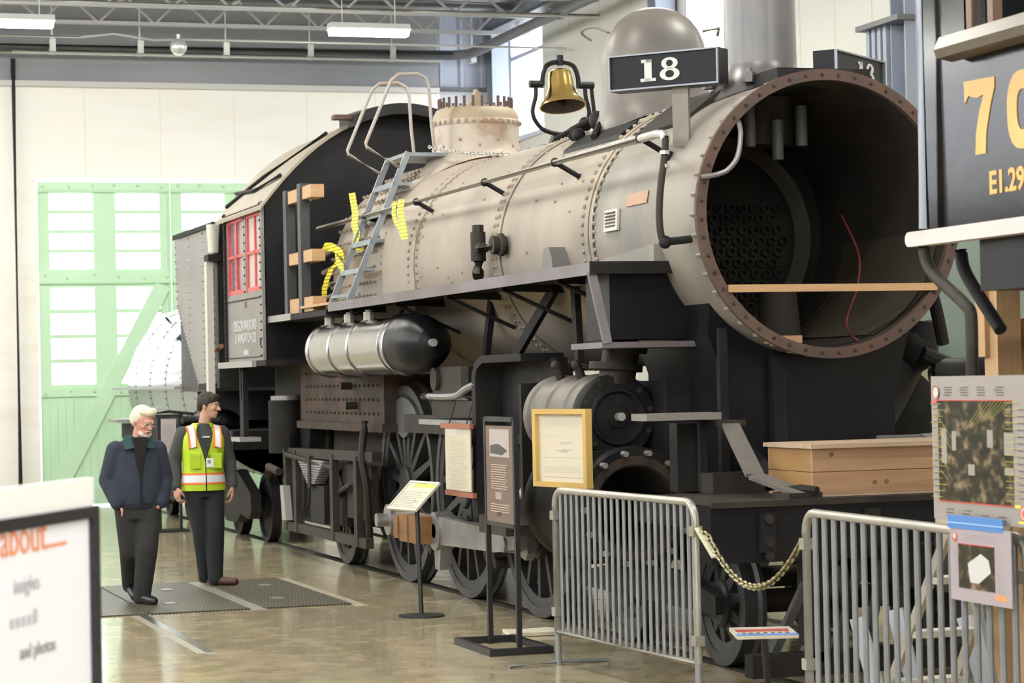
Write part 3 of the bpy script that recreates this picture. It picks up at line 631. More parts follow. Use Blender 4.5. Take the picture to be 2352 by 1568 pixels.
MB().tube(curvy([(0.30, 5.2, 4.02), (0.1, 4.9, 4.02), (-0.2, 4.5, 3.97), (-0.36, 4.0, 3.93)]), 0.02, 8).build('bell_air_pipe', M_iron, loco)
# --- handrail
hr = MB().tube([(-1.05, 10.3, 3.576), (-1.05, 0.80, 3.566), (-1.055, 0.45, 3.565), (-1.06, 0.33, 3.55), (-1.06, 0.28, 3.51)], 0.030, 10).build('handrail', M_rail, loco)
for y in (8.3, 6.45, 4.36, 2.57, 0.78):
    s = MB(); a = Vector((-1.05, y, 3.57)); d = Vector((0.87, 0, -0.49)); e = a+d*0.27
    s.sphere(a, 0.036, 10, 7); s.cyl(a, e, 0.02, n=8); s.cyl(e-d*0.05, e, 0.03, 0.042, n=10); s.build('stanchion', M_iron, hr)
MB().tube(curvy([(-1.06, 0.28, 3.53), (-1.08, 0.26, 3.40), (-1.12, 0.24, 3.2), (-1.14, 0.23, 3.0), (-1.13, 0.22, 2.85), (-1.10, 0.21, 2.82)]), 0.024, 10).build('handrail_drop', M_iron2, hr)
s = MB().cyl((-1.12, 0.21, 2.82), (-0.92, 0.19, 2.84), 0.026, n=8); s.sphere((-1.11, 0.21, 2.82), 0.045, 10, 7); s.build('stanchion', M_iron, hr)
for z in (3.42, 3.33): MB().lathe([(0.026, -0.012), (0.034, -0.012), (0.034, 0.012), (0.026, 0.012)], (-1.08, 0.26, z), 'Z', 10).build('union', M_rail, hr)
# --- plates and fittings on the side
def on_boiler(y, a, R_, w_, h_, t_, name, m_, lab=None):
    c = Vector((math.cos(a), 0, math.sin(a))); o = Vector((0, y, ZC))+c*R_; x = Vector((0, -1, 0)); up = Vector((-c.z, 0, c.x))
    if up.z < 0: up = -up
    q = MB(); quadpanel(q, o, x, up, -w_/2, -h_/2, w_/2, h_/2, t_, 0.0)
    return q.build(name, m_, loco, label=lab)
on_boiler(1.62, PI-0.07, 0.95, 0.27, 0.155, 0.02, 'builder_plate', M_cream, 'small pale builder plate')
m = MB(); q = Vector((-0.972, 1.62, ZC+0.07))
for k in range(5): m.box((-0.976, 1.52, ZC+0.02+k*0.024), (-0.968, 1.72, ZC+0.03+k*0.024))
m.build('plate_lettering', M_ink, loco)
cv = MB().cyl((-0.98, 4.05, 3.03), (-1.10, 4.05, 3.03), 0.075, n=16).cyl((-1.02, 4.0, 3.03), (-1.05, 4.0, 3.03), 0.095, n=14)
cv.tube([(-1.06, 4.05, 3.02), (-1.1, 4.3, 3.02), (-1.1, 4.42, 3.02)], 0.05, 10); cv.cyl((-1.1, 4.42, 2.92), (-1.1, 4.42, 3.16), 0.065, n=12); cv.cyl((-1.1, 4.42, 3.16), (-1.1, 4.42, 3.22), 0.05, n=6); cv.tube([(-1.1, 4.42, 2.92), (-1.1, 4.44, 2.84), (-1.08, 4.5, 2.8)], 0.05, 10)
cv.build('check_valve', M_iron2, loco)
MB().prism([(2.52, 2.72), (2.80, 2.72), (2.76, 2.88), (2.72, 2.93), (2.62, 2.93), (2.56, 2.86)], 'X', -1.1, -0.93).build('wash_out_cover', M_stack, loco)
# --- running board
rb = MB(); rb.box((-1.46, 0.70, 2.655), (-0.80, 8.35, 2.70)); rb.build('running_board', M_iron, loco)
MB().box((-1.475, 0.69, 2.63), (-1.455, 8.2, 2.715)).build('running_board_edge', M_edge, loco)
MB().box((-1.475, 0.67, 2.635), (-0.72, 0.69, 2.72)).build('running_board_edge', M_iron, loco)
MB().box((-1.46, 8.35, 2.60), (-0.95, 11.0, 2.655)).build('running_board_rear', M_iron, loco)
MB().box((-1.47, 9.9, 2.60), (-1.455, 11.0, 2.67)).build('running_board_rear_edge', M_silver, loco)
MB().prism([(0.75, 2.70), (2.1, 2.70), (2.1, 2.76), (1.6, 2.80), (0.75, 2.84)], 'X', -0.98, -0.90).build('smokebox_flange_plate', M_smoke, loco)
for y in (1.6, 2.9, 4.4, 6.0, 7.6):
    m = MB(); m.bar((-1.40, y, 2.64), (-0.82, y, 2.62), 0.05, 0.06); m.bar((-1.38, y, 2.62), (-0.80, y, 2.36), 0.05, 0.025); m.build('board_bracket', M_iron, loco)
# box and brace under the front of the running board
MB().box((-1.30, 0.78, 2.19), (-0.72, 1.25, 2.64)).build('bracket_box', M_black, loco)
MB().box((-1.42, 0.62, 2.13), (-0.74, 1.25, 2.17)).build('bracket_shelf', M_edge, loco)
MB().bar((-1.45, 0.72, 2.65), (-1.38, 0.62, 2.16), 0.06, 0.03, (1, 0, 0)).build('bracket_brace', M_edge, loco)
MB().tube(curvy([(-0.75, 0.75, 2.2), (-0.62, 0.68, 2.25), (-0.50, 0.65, 2.18), (-0.40, 0.62, 2.05)]), 0.035, 8).build('elbow_pipe', M_iron2, loco)
MB().bar((-0.98, 3.85, 2.12), (-0.98, 2.85, 2.62), 0.10, 0.04, (0, 0, 1)).build('guide_brace', M_iron, loco); MB().bar((-0.95, 2.40, 2.05), (-0.95, 2.46, 2.62), 0.09, 0.05, (0, 1, 0)).build('guide_brace', M_iron, loco)
MB().bar((-0.9, 5.1, 1.7), (-0.9, 4.7, 2.6), 0.09, 0.05, (0, 1, 0)).build('guide_brace', M_iron, loco)
# --- air reservoir
TX, TZ, TR = -1.28, 2.26, 0.262
tk = MB().lathe([(0.0, 9.05), (0.15, 9.03), (0.22, 8.98), (TR, 8.9), (TR, 5.9)], (TX, 0, TZ), 'Y', 40).build('air_reservoir', M_steel, loco, label='polished steel air reservoir with black domed end')
MB().lathe([(TR+0.002, 5.92), (TR, 5.75), (0.25, 5.55), (0.21, 5.36), (0.13, 5.22), (0.0, 5.16)], (TX, 0, TZ), 'Y', 40).build('domed_end', M_black, tk)
MB().cyl((TX-0.02, 5.17, TZ), (TX-0.02, 5.11, TZ), 0.035, n=12).build('drain_plug', M_rail, tk)
for y in (8.85, 8.0, 7.25, 6.1, 5.95):
    MB().lathe([(TR, -0.03), (TR+0.014, -0.028), (TR+0.014, 0.028), (TR, 0.03)], (TX, y, TZ), 'Y', 40).build('band', M_steel, tk)
for y in (8.7, 7.9, 7.15): m = MB().cyl((TX-0.06, y, TZ+TR-0.01), (TX-0.06, y, TZ+TR+0.07), 0.05, n=6); m.cyl((TX-0.06, y, TZ+TR+0.07), (TX-0.06, y, TZ+TR+0.09), 0.03, n=8); m.build('band_nut', M_cream, tk)
for y in (8.4, 6.4): MB().bar((TX, y, TZ+TR-0.02), (TX+0.1, y, 2.64), 0.1, 0.03).build('hanger', M_iron, tk)
# --- main frames, saddle, firebox, ash pan, added dark fillers
for s in (-1, 1): MB().prism([(-1.1, 0.85), (0.3, 0.85), (0.6, 1.15), (11.8, 1.15), (11.8, 1.55), (0.6, 1.55), (-0.4, 1.15), (-1.1, 1.13)], 'X', s*0.55, s*0.45).build('frame_plate', M_iron, loco)
m = MB().prism([(-0.67, 1.05), (0.62, 1.05), (0.62, 1.75), (0.74, 2.2)]+[(0.945*math.cos(a), ZC+0.945*math.sin(a)) for a in [-0.66-(PI-1.32)*i/20 for i in range(21)]]+[(-0.76, 2.2), (-0.67, 1.95)], 'Y', 0.35, 1.7); m.build('smokebox_saddle', M_black, loco)
MB().box((-0.70, 0.30, 1.06), (-0.64, 0.36, 2.25)).build('saddle_rib', M_iron, loco); MB().box((-0.32, 0.28, 1.15), (-0.22, 0.36, 2.05)).build('saddle_rib', M_iron, loco); MB().box((-0.22, 0.3, 1.2), (0.28, 0.36, 2.06)).build('saddle_panel', M_black, loco)
fb = MB().prism([(8.0, 1.52), (11.6, 1.52), (11.6, 2.3), (8.0, 2.3)], 'X', -0.98, 0.98).build('firebox', M_rustfb, loco)
m = MB()
for k in range(90): m.rivet((-0.985, 8.2+(k % 18)*0.18, 1.62+(k//18)*0.14), (-1, 0, 0), 0.018, 0.02)
m.build('stay_heads', M_rustfb, fb, stuff=True)
MB().box((-1.02, 7.95, 1.44), (1.02, 11.65, 1.52)).build('mud_ring', M_rustfb, loco); MB().prism([(8.2, 1.42), (11.5, 1.42), (11.3, 0.42), (8.5, 0.42)], 'X', -0.66, 0.66).build('ash_pan', M_rustdk, loco)  # ash pan deepened to darken the see-through gap below the firebox
for s in (-1, 1):
    MB().prism([(2.6, 1.16), (8.2, 1.16), (8.2, 0.62), (7.9, 0.5), (3.4, 0.5), (2.6, 0.7)], 'X', s*0.44, s*0.40).build('wheel_shade_plate', M_rustdk, loco)  # dark sheet added between the wheels to stand in for shade
    MB().prism([(11.2, 2.14), (13.4, 2.14), (13.4, 0.55), (11.6, 0.45)], 'X', s*0.72, s*0.68).build('under_cab_shade_plate', M_iron, loco)  # dark sheet added so the space below the cab reads as shaded
for y in (4.79, 6.77): MB().prism([(y-0.12, 0.35), (y+0.12, 0.35), (y+0.10, 1.2), (y-0.10, 1.2)], 'X', -0.80, -0.62).build('brake_shoe_filler', M_rustdk, loco); MB().cyl((-0.9, y, 0.38), (0.9, y, 0.38), 0.05, n=10).build('brake_beam_filler', M_rustdk, loco)  # brake rigging added as dark fill for the lit underside
MB().box((-1.02, 8.4, 0.55), (-0.95, 9.6, 1.1)).build('booster_casing', M_rustdk, loco); MB().cyl((-1.04, 11.2, 0.75), (-0.86, 11.2, 0.75), 0.2, n=16).build('brake_cylinder', M_iron, loco); MB().prism([(9.4, 0.45), (11.5, 0.45), (11.4, 0.8), (10.9, 0.98), (9.7, 0.98), (9.4, 0.8)], 'X', -1.03, -0.93).build('truck_side', M_iron, loco)
MB().tube([(-1.06, 8.3, 0.95), (-1.08, 9.0, 0.9), (-1.07, 9.8, 0.75)], 0.03, 8).build('brake_pipe', M_iron2, loco)
for y, z, r in ((9.9, 2.12, 0.05), (9.2, 1.9, 0.04), (9.0, 1.7, 0.04)): MB().cyl((-1.0, y, z), (-1.12, y, z), r, n=10).build('wash_out_plug', M_iron2, loco)
# --- driving wheels
def add_wheel(y, R_, x_out, nsp, cw, side=-1, crank=None, spokes=True):
    # wheel lies in the YZ plane; outer face towards -x when side is -1
    W = Vector((0, y, R_)); sx = side
    q = MB(); q.lathe([(R_-0.085, sx*(x_out-0.13)), (R_+0.028, sx*(x_out-0.14)), (R_+0.028, sx*(x_out-0.11)), (R_, sx*(x_out-0.09)), (R_-0.004, sx*x_out), (R_-0.085, sx*x_out), (R_-0.085, sx*(x_out-0.13))], W, 'X', 64)
    root = q.build('driving_wheel', M_tyre, loco)
    q = MB(); q.lathe([(R_-0.16, sx*(x_out-0.11)), (R_-0.085, sx*(x_out-0.12)), (R_-0.085, sx*(x_out-0.008)), (R_-0.16, sx*(x_out-0.025)), (R_-0.16, sx*(x_out-0.11))], W, 'X', 64)
    q.build('rim', M_wheel, root)
    q = MB()
    q.lathe([(0.0, sx*(x_out+0.03)), (0.14, sx*(x_out+0.03)), (0.16, sx*(x_out+0.01)), (0.165, sx*(x_out-0.13))], W, 'X', 32); q.build('hub', M_wheel, root)
    sp = MB().loft([[Vector((sx*(x_out-0.01), -0.045, 0.14)), Vector((sx*(x_out-0.12), -0.045, 0.14)), Vector((sx*(x_out-0.12), 0.045, 0.14)), Vector((sx*(x_out-0.01), 0.045, 0.14))],
                    [Vector((sx*(x_out-0.03), -0.026, R_-0.15)), Vector((sx*(x_out-0.10), -0.026, R_-0.15)), Vector((sx*(x_out-0.10), 0.026, R_-0.15)), Vector((sx*(x_out-0.03), 0.026, R_-0.15))]]).mesh('spoke', M_wheel)
    for k in range(nsp): put('spoke', sp, root, W, (2*PI*k/nsp+0.1, 0, 0))
    if cw is not None:
        a0, a1, ri = cw; n = 16; ro = R_-0.12
        pts = [(y+ro*math.cos(a0+(a1-a0)*i/n), R_+ro*math.sin(a0+(a1-a0)*i/n)) for i in range(n+1)]
        am = (a0+a1)/2; back = []
        for i in range(n+1):
            t_ = i/n; rr = ri; a = a1+(a0-a1)*t_
            k = abs(t_-0.5)*2; back.append((y+(ri+(ro-ri)*k**2*0.9)*math.cos(a), R_+(ri+(ro-ri)*k**2*0.9)*math.sin(a)))
        MB().prism(pts+back[1:-1], 'X', sx*(x_out-0.11), sx*(x_out+0.02)).build('counterweight', mat('grey_counterweight_casting', (0.12, 0.124, 0.137), 0.42, c2=(0.085, 0.087, 0.095), scale=5), root)
    if crank is not None:
        c = W+Vector((0, crank[0], crank[1])); q = MB()
        q.bar(W+Vector((sx*(x_out-0.03), 0, 0)), c+Vector((sx*(x_out-0.03), 0, 0)), 0.06, 0.24, (1, 0, 0)); q.cyl(c+Vector((sx*(x_out-0.06), 0, 0)), c+Vector((sx*(x_out+0.03), 0, 0)), 0.13, n=20); q.build('crank', M_wheel, root)
        q = MB().cyl(c+Vector((sx*(x_out), 0, 0)), c+Vector((sx*(x_out+0.32), 0, 0)), 0.065, n=16); q.build('crank_pin', M_rod, root)
    return root
RD = 0.95; XO = 0.84; PIN = (-0.05, -0.34)
CWA = (PI*0.5-0.75, PI*0.5+0.75, 0.44)
for y in (3.80, 5.78, 7.76):
    add_wheel(y, RD, XO, 16, CWA, -1, PIN); add_wheel(y, RD, XO, 16, CWA, 1, None)
    MB().cyl((-0.75, y, RD), (0.75, y, RD), 0.11, n=16).build('axle', M_iron2, loco)
# rods
def rod(y0, y1, z, x, h0, hm, name, m_):
    q = MB(); yy = [y0-0.16, y0-0.1, y0+0.12, (y0+y1)/2-0.2, (y0+y1)/2+0.2, y1-0.12, y1+0.1, y1+0.16]; hh = [0.07, 0.13, h0, hm, hm, h0, 0.13, 0.07]
    top = [(a, z+b) for a, b in zip(yy, hh)]; bot = [(a, z-b) for a, b in zip(yy, hh)][::-1]
    return q.prism(top+bot, 'X', x, x+0.07).build(name, m_, loco)
zp = RD+PIN[1]
sr = rod(5.73, 7.71, zp, -1.0, 0.085, 0.105, 'side_rod', M_rod); rod(3.75, 5.73, zp, -1.0, 0.085, 0.105, 'side_rod', M_rod)
q = MB(); q.prism([(5.45, zp-0.11), (6.05, zp-0.11), (6.05, zp+0.13), (5.6, zp+0.13), (4.0, zp+0.10), (3.4, zp+0.16), (3.4, zp-0.02), (4.0, zp-0.08)], 'X', -1.14, -1.06); q.build('main_rod', M_rod, loco)
q = MB(); q.cyl((-1.16, 5.73, zp), (-1.0, 5.73, zp), 0.17, n=24); q.build('big_end', M_rod, loco); q = MB().cyl((-1.05, 7.71, zp), (-0.98, 7.71, zp), 0.15, n=24); q.build('rod_end', M_rod, loco)
q = MB().prism([(5.62, zp-0.12), (5.84, zp-0.12), (5.80, zp-0.34), (5.66, zp-0.34)], 'X', -1.13, -1.03); q.build('oil_cup_bracket', M_rod, loco)
# cylinder and valve chest
cx_, cy0, cz = -1.12, 0.86, 1.03
cy = MB().lathe([(0.29, 0.84), (0.41, 0.84), (0.425, 0.87), (0.425, 0.95), (0.40, 0.98), (0.40, 1.85), (0.425, 1.9), (0.425, 2.0), (0.0, 2.0)], (cx_, 0, cz), 'Y', 48).build('cylinder', M_iron, loco)
MB().lathe([(0.295, 0.85), (0.285, 0.86), (0.285, 1.9), (0.0, 1.9)], (cx_, 0, cz), 'Y', 40).build('bore', M_inner, cy)
MB().lathe([(0.30, 0.835), (0.36, 0.835), (0.36, 0.845)], (cx_, 0, cz), 'Y', 40).build('gasket_face', M_rustfb, cy)
sm = MB().cyl((0, 0, 0), (0, -0.07, 0), 0.022, n=6).mesh('cylinder_stud', M_silver)
for k in range(14): a = 2*PI*k/14; put('cylinder_stud', sm, cy, (cx_+0.385*math.cos(a), 0.84, cz+0.385*math.sin(a)))
vz = 1.655
vc = MB().lathe([(0.0, 1.14), (0.075, 1.14), (0.085, 1.155), (0.16, 1.16), (0.18, 1.13), (0.195, 1.13), (0.21, 1.16), (0.28, 1.17), (0.30, 1.20), (0.30, 1.27), (0.275, 1.30)], (cx_, 0, vz), 'Y', 48).build('valve_cover', M_iron, loco)
MB().lathe([(0.285, 1.28), (0.29, 1.45), (0.305, 1.47), (0.305, 1.52), (0.285, 1.54), (0.285, 1.85), (0.30, 1.87), (0.30, 1.95), (0.28, 1.97), (0.285, 2.25), (0.30, 2.27), (0.30, 2.36), (0.0, 2.36)], (cx_, 0, vz), 'Y', 48).build('valve_chest', mat('dusty_brown_cladding', (0.15, 0.13, 0.105), 0.5, c2=(0.09, 0.08, 0.07), scale=4), loco)
MB().cyl((cx_, 1.14, vz), (cx_, 1.07, vz), 0.03, n=10).build('valve_stem', M_rail, vc)
for k in range(10): a = 2*PI*k/10+.2; put('cover_nut', MB().cyl((0, 0, 0), (0, -0.03, 0), 0.022, n=6).mesh('cover_nut', M_iron2) if k == 0 else bpy.data.meshes['cover_nut'], vc, (cx_+0.25*math.cos(a), 1.18, vz+0.25*math.sin(a)))
for y, z in ((1.6, vz+0.27), (2.05, vz+0.27)): MB().cyl((cx_-0.1, y, z), (cx_-0.13, y, z+0.09), 0.035, n=8).sphere((cx_-0.14, y, z+0.1), 0.04, 8, 6).build('oil_plug', M_iron2, loco)
MB().box((-1.45, 0.95, 1.30), (-0.7, 1.95, 1.42)).build('chest_web', M_iron, loco); MB().box((-0.85, 0.9, 0.8), (-0.5, 2.0, 1.9)).build('cylinder_casting', M_iron, loco)
# right hand cylinder group seen under the smokebox
MB().lathe([(0.0, 0.86), (0.40, 0.88), (0.42, 0.95), (0.40, 1.0), (0.40, 2.0), (0.0, 2.0)], (1.12, 0, cz), 'Y', 40).build('cylinder', M_iron, loco)
MB().lathe([(0.0, 1.12), (0.16, 1.13), (0.28, 1.17), (0.30, 1.22), (0.29, 2.3), (0.0, 2.3)], (1.12, 0, vz), 'Y', 40).build('valve_chest', M_iron, loco)
MB().tube(curvy([(0.50, 0.8, 1.45), (0.78, 0.95, 1.72), (1.0, 1.05, 2.0), (1.12, 1.1, 2.2)]), 0.20, 16).build('steam_pipe', M_iron, loco)
m = MB(); m.sphere((1.08, 0.95, 2.1), 0.19, 14, 9); m.cyl((1.08, 0.9, 2.0), (1.12, 0.9, 2.28), 0.13, n=14); m.sphere((1.2, 0.9, 2.2), 0.10, 10, 7); m.cyl((1.05, 0.75, 2.05), (1.3, 0.75, 1.95), 0.06, n=10); m.build('relief_valve', M_iron, loco)
MB().tube(curvy([(1.15, 0.8, 1.93), (1.35, 0.6, 1.92), (1.5, 0.3, 1.98), (1.62, 0.2, 1.9)]), 0.10, 14).build('bypass_pipe', M_wheel, loco)
MB().tube(curvy([(0.92, 0.4, 2.62), (1.0, 0.4, 2.30), (1.06, 0.45, 2.12)]), 0.045, 10).build('feed_pipe', M_iron, loco)
# steam pipe, left
m = MB().cyl((-1.08, 1.28, 1.88), (-1.02, 1.28, 2.2), 0.13, n=20); m.cyl((-1.03, 1.28, 2.12), (-1.02, 1.28, 2.18), 0.18, n=20); m.cyl((-1.08, 1.28, 1.98), (-1.075, 1.28, 2.03), 0.19, n=20); m.build('steam_pipe', M_iron2, loco)
# guide yoke, guides and crosshead
MB().prism([(2.75, 0.80), (4.12, 0.80), (4.12, 1.95), (4.05, 2.04), (3.9, 2.09), (2.75, 2.09)], 'X', -1.02, -0.92).build('guide_yoke_plate', M_iron, loco)
MB().prism([(4.10, 0.80), (4.20, 0.80), (4.20, 1.97), (4.12, 2.07), (3.95, 2.13), (2.9, 2.13), (2.9, 2.07), (3.9, 2.07), (4.06, 2.02), (4.10, 1.94)], 'X', -1.25, -0.90).build('guide_yoke', M_iron, loco)
MB().box((-1.22, 3.0, 1.9), (-0.95, 3.05, 1.0)).build('yoke_rib', M_iron, loco)
g1 = MB().tube(curvy([(-1.22, 5.75, 1.80), (-1.22, 4.75, 1.80), (-1.22, 4.45, 1.86), (-1.22, 4.15, 1.90)]), 0.032, 8).build('radius_bar', M_rod, loco)
MB().box((-1.20, 4.15, 1.62), (-1.02, 5.55, 1.76)).build('crosshead_guide', M_iron2, loco); MB().box((-1.27, 4.2, 1.555), (-0.98, 5.75, 1.60)).build('guide_bar', M_rod, loco)
MB().box((-1.22, 4.55, 1.80), (-0.92, 5.50, 2.05), 0.05).build('link_bearing', M_iron2, loco); MB().cyl((-1.26, 5.3, 1.95), (-0.9, 5.3, 1.95), 0.10, n=16).build('link_pin', M_iron2, loco)
MB().box((-1.12, 3.0, 1.42), (-1.0, 4.2, 1.50)).build('guide_bar', M_iron, loco); MB().box((-1.16, 2.35, 1.10), (-1.0, 2.95, 1.28)).build('piston_gland', M_iron2, loco)
MB().cyl((cx_, 2.0, cz), (cx_, 3.3, cz), 0.05, n=12).build('piston_rod', M_rod, loco); MB().prism([(3.05, 0.72), (3.75, 0.72), (3.75, 0.86), (3.05, 0.80)], 'X', -1.35, -1.0).build('crosshead_shoe', M_iron2, loco)
MB().box((-0.95, 4.6, 1.45), (-0.75, 7.4, 1.62)).build('spring_hanger', M_iron2, loco)
# --- cab
CY0, CY1 = 11.0, 13.1
def arch(x): return 4.87-0.431*x*x
xs = [-1.5+3.0*i/24 for i in range(25)]
front = [(-1.5, 2.2)]+[(x, arch(x)) for x in xs]+[(1.5, 2.2)]
MB().prism(front, 'Y', CY0, CY0+0.03).build('cab_front', M_black, loco, label='black cab front wall')
ro = MB(); ro.loft([[Vector((x*1.03, y, arch(x*1.03)+0.03)) for x in xs]+[Vector((x*1.03, y, arch(x*1.03)-0.012)) for x in xs[::-1]] for y in (CY0-0.12, 13.45)])
rf = ro.build('cab_roof', M_roof, loco, label='dusty tan curved cab roof')
MB().tube([(-1.30, 11.0, arch(-1.30)+0.07), (-1.36, 12.1, arch(-1.36)+0.06), (-1.30, 13.4, arch(-1.3)+0.06)], 0.022, 8).build('roof_rail', M_iron, rf); MB().tube([(-0.75, 11.1, arch(-.75)+0.06), (-1.2, 12.3, arch(-1.2)+0.06), (-1.44, 13.3, arch(-1.44)+0.06)], 0.022, 8).build('roof_rail', M_iron, rf)
ho = MB(); ho.loft([[Vector((x, y, arch(x)+h)) for x in [-0.55+1.4*i/14 for i in range(15)]]+[Vector((x, y, arch(x)-0.02)) for x in [0.85-1.4*i/14 for i in range(15)]] for y, h in ((10.55, 0.0), (10.56, 0.10), (11.3, 0.14))])
ho.build('roof_ventilator', M_iron, rf); MB().box((-0.75, 10.7, 4.80), (-0.25, 10.85, 4.85)).build('ventilator_arm', M_rust, rf)
for s in (-1, 1):
    q = MB(); x0, x1 = s*1.5, s*1.48
    q.box((x0, CY0, 2.2), (x1, CY1, 2.965)); q.box((x0, CY0, 3.87), (x1, CY1, 3.93)); q.box((x0, CY0, 2.965), (x1, CY0+0.09, 3.87)); q.box((x0, 11.96, 2.965), (x1, 12.08, 3.87)); q.box((x0, CY1-0.08, 2.965), (x1, CY1, 3.87))
    cs = q.build('cab_side', M_cab, loco, label='grey riveted cab side')
    if s < 0:
        for a, b in ((11.09, 11.96), (12.08, 13.02)):
            q = MB(); t = 0.05
            for c in ((a, 2.965, b, 3.02), (a, 3.80, b, 3.87), (a, 3.02, a+t, 3.80), (b-t, 3.02, b, 3.80), (a+t, 3.39, b-t, 3.425), ((a+b)/2-0.02, 3.02, (a+b)/2+0.02, 3.80)):
                q.box((-1.49, c[0], c[1]), (-1.455, c[2], c[3]))
            q.build('window_sash', M_red, cs)
            MB().box((-1.468, a, 2.97), (-1.462, b, 3.87)).build('window_glass', M_cabglass if a > 12 else M_grey, cs)
        MB().box((-1.535, CY0+0.02, 3.86), (-1.50, CY1, 3.90)).build('rain_strip', M_iron, cs)
        MB().box((-1.505, CY0+0.02, 2.885), (-1.50, CY1, 2.90)).build('belt_line', M_iron, cs); MB().box((-1.505, CY0+0.05, 2.235), (-1.50, CY1, 2.245)).build('belt_line', M_iron, cs)
        MB().box((-1.53, CY0-0.02, 2.2), (-1.495, CY0+0.06, 3.93)).build('corner_angle', M_cab, cs); MB().box((-1.53, CY1-0.05, 2.2), (-1.495, CY1, 3.93)).build('corner_angle', M_iron, cs)
        q = MB()
        for y in (CY0+0.03, 12.02, CY1-0.03):
            for k in range(19 if y != 12.02 else 10): q.rivet((-1.53 if y != 12.02 else -1.5, y, (2.25+k*0.092) if y != 12.02 else 2.98+k*0.092), (-1, 0, 0), 0.014, 0.018)
        q.build('cab_rivets', M_iron, cs, stuff=True)
        text('cab_lettering', 'OREGON RAILROAD', 0.17, M_white, (-1.503, 12.72, 2.545), (0, -1, 0), (0, 0, 1), cs, sx=0.80)
        text('cab_lettering', '& NAVIGATION CO.', 0.17, M_white, (-1.503, 12.62, 2.40), (0, -1, 0), (0, 0, 1), cs, sx=0.76)
        for k in range(4): MB().box((-1.504, 12.12-k*0.07, 2.27), (-1.500, 12.16-k*0.07, 2.33)).build('cab_number_mark', M_white, cs)
        MB().box((-1.506, 11.95, 2.80), (-1.5, 12.06, 2.87)).build('brown_mark', M_oak, cs)
        MB().box((-1.506, 11.18, 2.36), (-1.5, 11.26, 2.44)).build('dark_mark', M_iron, cs)
MB().box((-1.5, CY0, 2.14), (1.5, 13.25, 2.2)).build('cab_floor', M_iron, loco); MB().box((-1.55, 11.5, 2.13), (-1.5, 13.45, 2.20)).build('cab_ledge', M_silver, loco)
MB().box((-1.45, CY1-0.1, 2.2), (1.45, CY1-0.05, 3.9)).build('cab_back', M_black, loco)
MB().prism([(11.2, 2.14), (13.3, 2.14), (13.3, 1.2), (11.6, 1.2)], 'X', -0.9, 0.9).build('cab_underframe', M_iron, loco)
MB().bar((-1.4, 12.75, 2.14), (-1.4, 12.75, 1.75), 0.06, 0.06).build('step_post', M_iron, loco); MB().box((-1.5, 12.5, 1.28), (-1.25, 13.0, 1.33)).build('cab_step', M_silver, loco); MB().box((-1.42, 12.65, 1.3), (-1.36, 12.85, 2.14)).build('step_post', M_iron, loco)
# --- trailing truck
add_wheel(10.3, 0.56, 0.82, 10, None, -1, None); add_wheel(10.3, 0.56, 0.82, 10, None, 1, None); MB().cyl((-0.8, 10.3, 0.56), (0.8, 10.3, 0.56), 0.1, n=14).build('axle', M_iron2, loco)
MB().prism([(8.2, 0.30), (8.2, 0.40), (11.9, 0.40), (11.9, 0.30)], 'X', -1.14, -1.06).build('truck_frame', M_iron2, loco); MB().prism([(7.9, 1.16), (7.9, 1.26), (11.6, 1.22), (11.6, 1.12)], 'X', -1.14, -1.04).build('truck_frame', M_iron2, loco)
for y in (8.5, 9.5, 11.2, 11.7): MB().box((-1.15, y, 0.3), (-1.08, y+0.12, 1.2)).build('truck_post', M_iron2, loco)
for k in range(10):
    w_ = 0.60-0.045*k; MB().box((-1.16, 10.45-w_, 1.10-0.026*k), (-1.04, 10.45+w_, 1.12-0.026*k)).build('spring_leaf', mat('grey_spring_leaf', (0.22, 0.22, 0.24), 0.45, c2=(0.16, 0.16, 0.17), scale=6), loco)
MB().box((-1.18, 10.40, 0.82), (-1.02, 10.5, 1.16)).build('spring_buckle', M_iron2, loco)
MB().box((-1.12, 10.0, 0.45), (-0.9, 10.6, 0.85)).build('axle_box', M_iron, loco); MB().prism([(11.5, 0.42), (11.7, 0.42), (11.78, 0.8), (11.62, 0.8)], 'X', -1.2, -1.12).build('sand_pipe', M_silver, loco)
MB().tube(curvy([(-1.1, 8.3, 1.55), (-1.15, 8.25, 1.2), (-1.12, 8.2, 0.9), (-1.05, 8.4, 0.4)]), 0.04, 8).build('feed_pipe', M_iron2, loco); MB().tube([(-1.08, 11.9, 1.4), (-1.15, 11.6, 1.15), (-1.12, 9.5, 1.05)], 0.035, 8).build('brake_pipe', M_iron2, loco)
MB().cyl((-1.02, 12.2, 1.15), (-1.02, 12.2, 1.75), 0.2, n=20).build('injector_tank', M_iron, loco); MB().cyl((-1.02, 12.2, 1.75), (-1.02, 12.2, 1.80), 0.17, n=20).build('injector_lid', M_silver, loco)
MB().tube([(-1.2, 12.4, 0.9), (-1.25, 12.1, 1.0), (-1.2, 11.8, 0.95)], 0.045, 10).build('hose', M_iron2, loco)
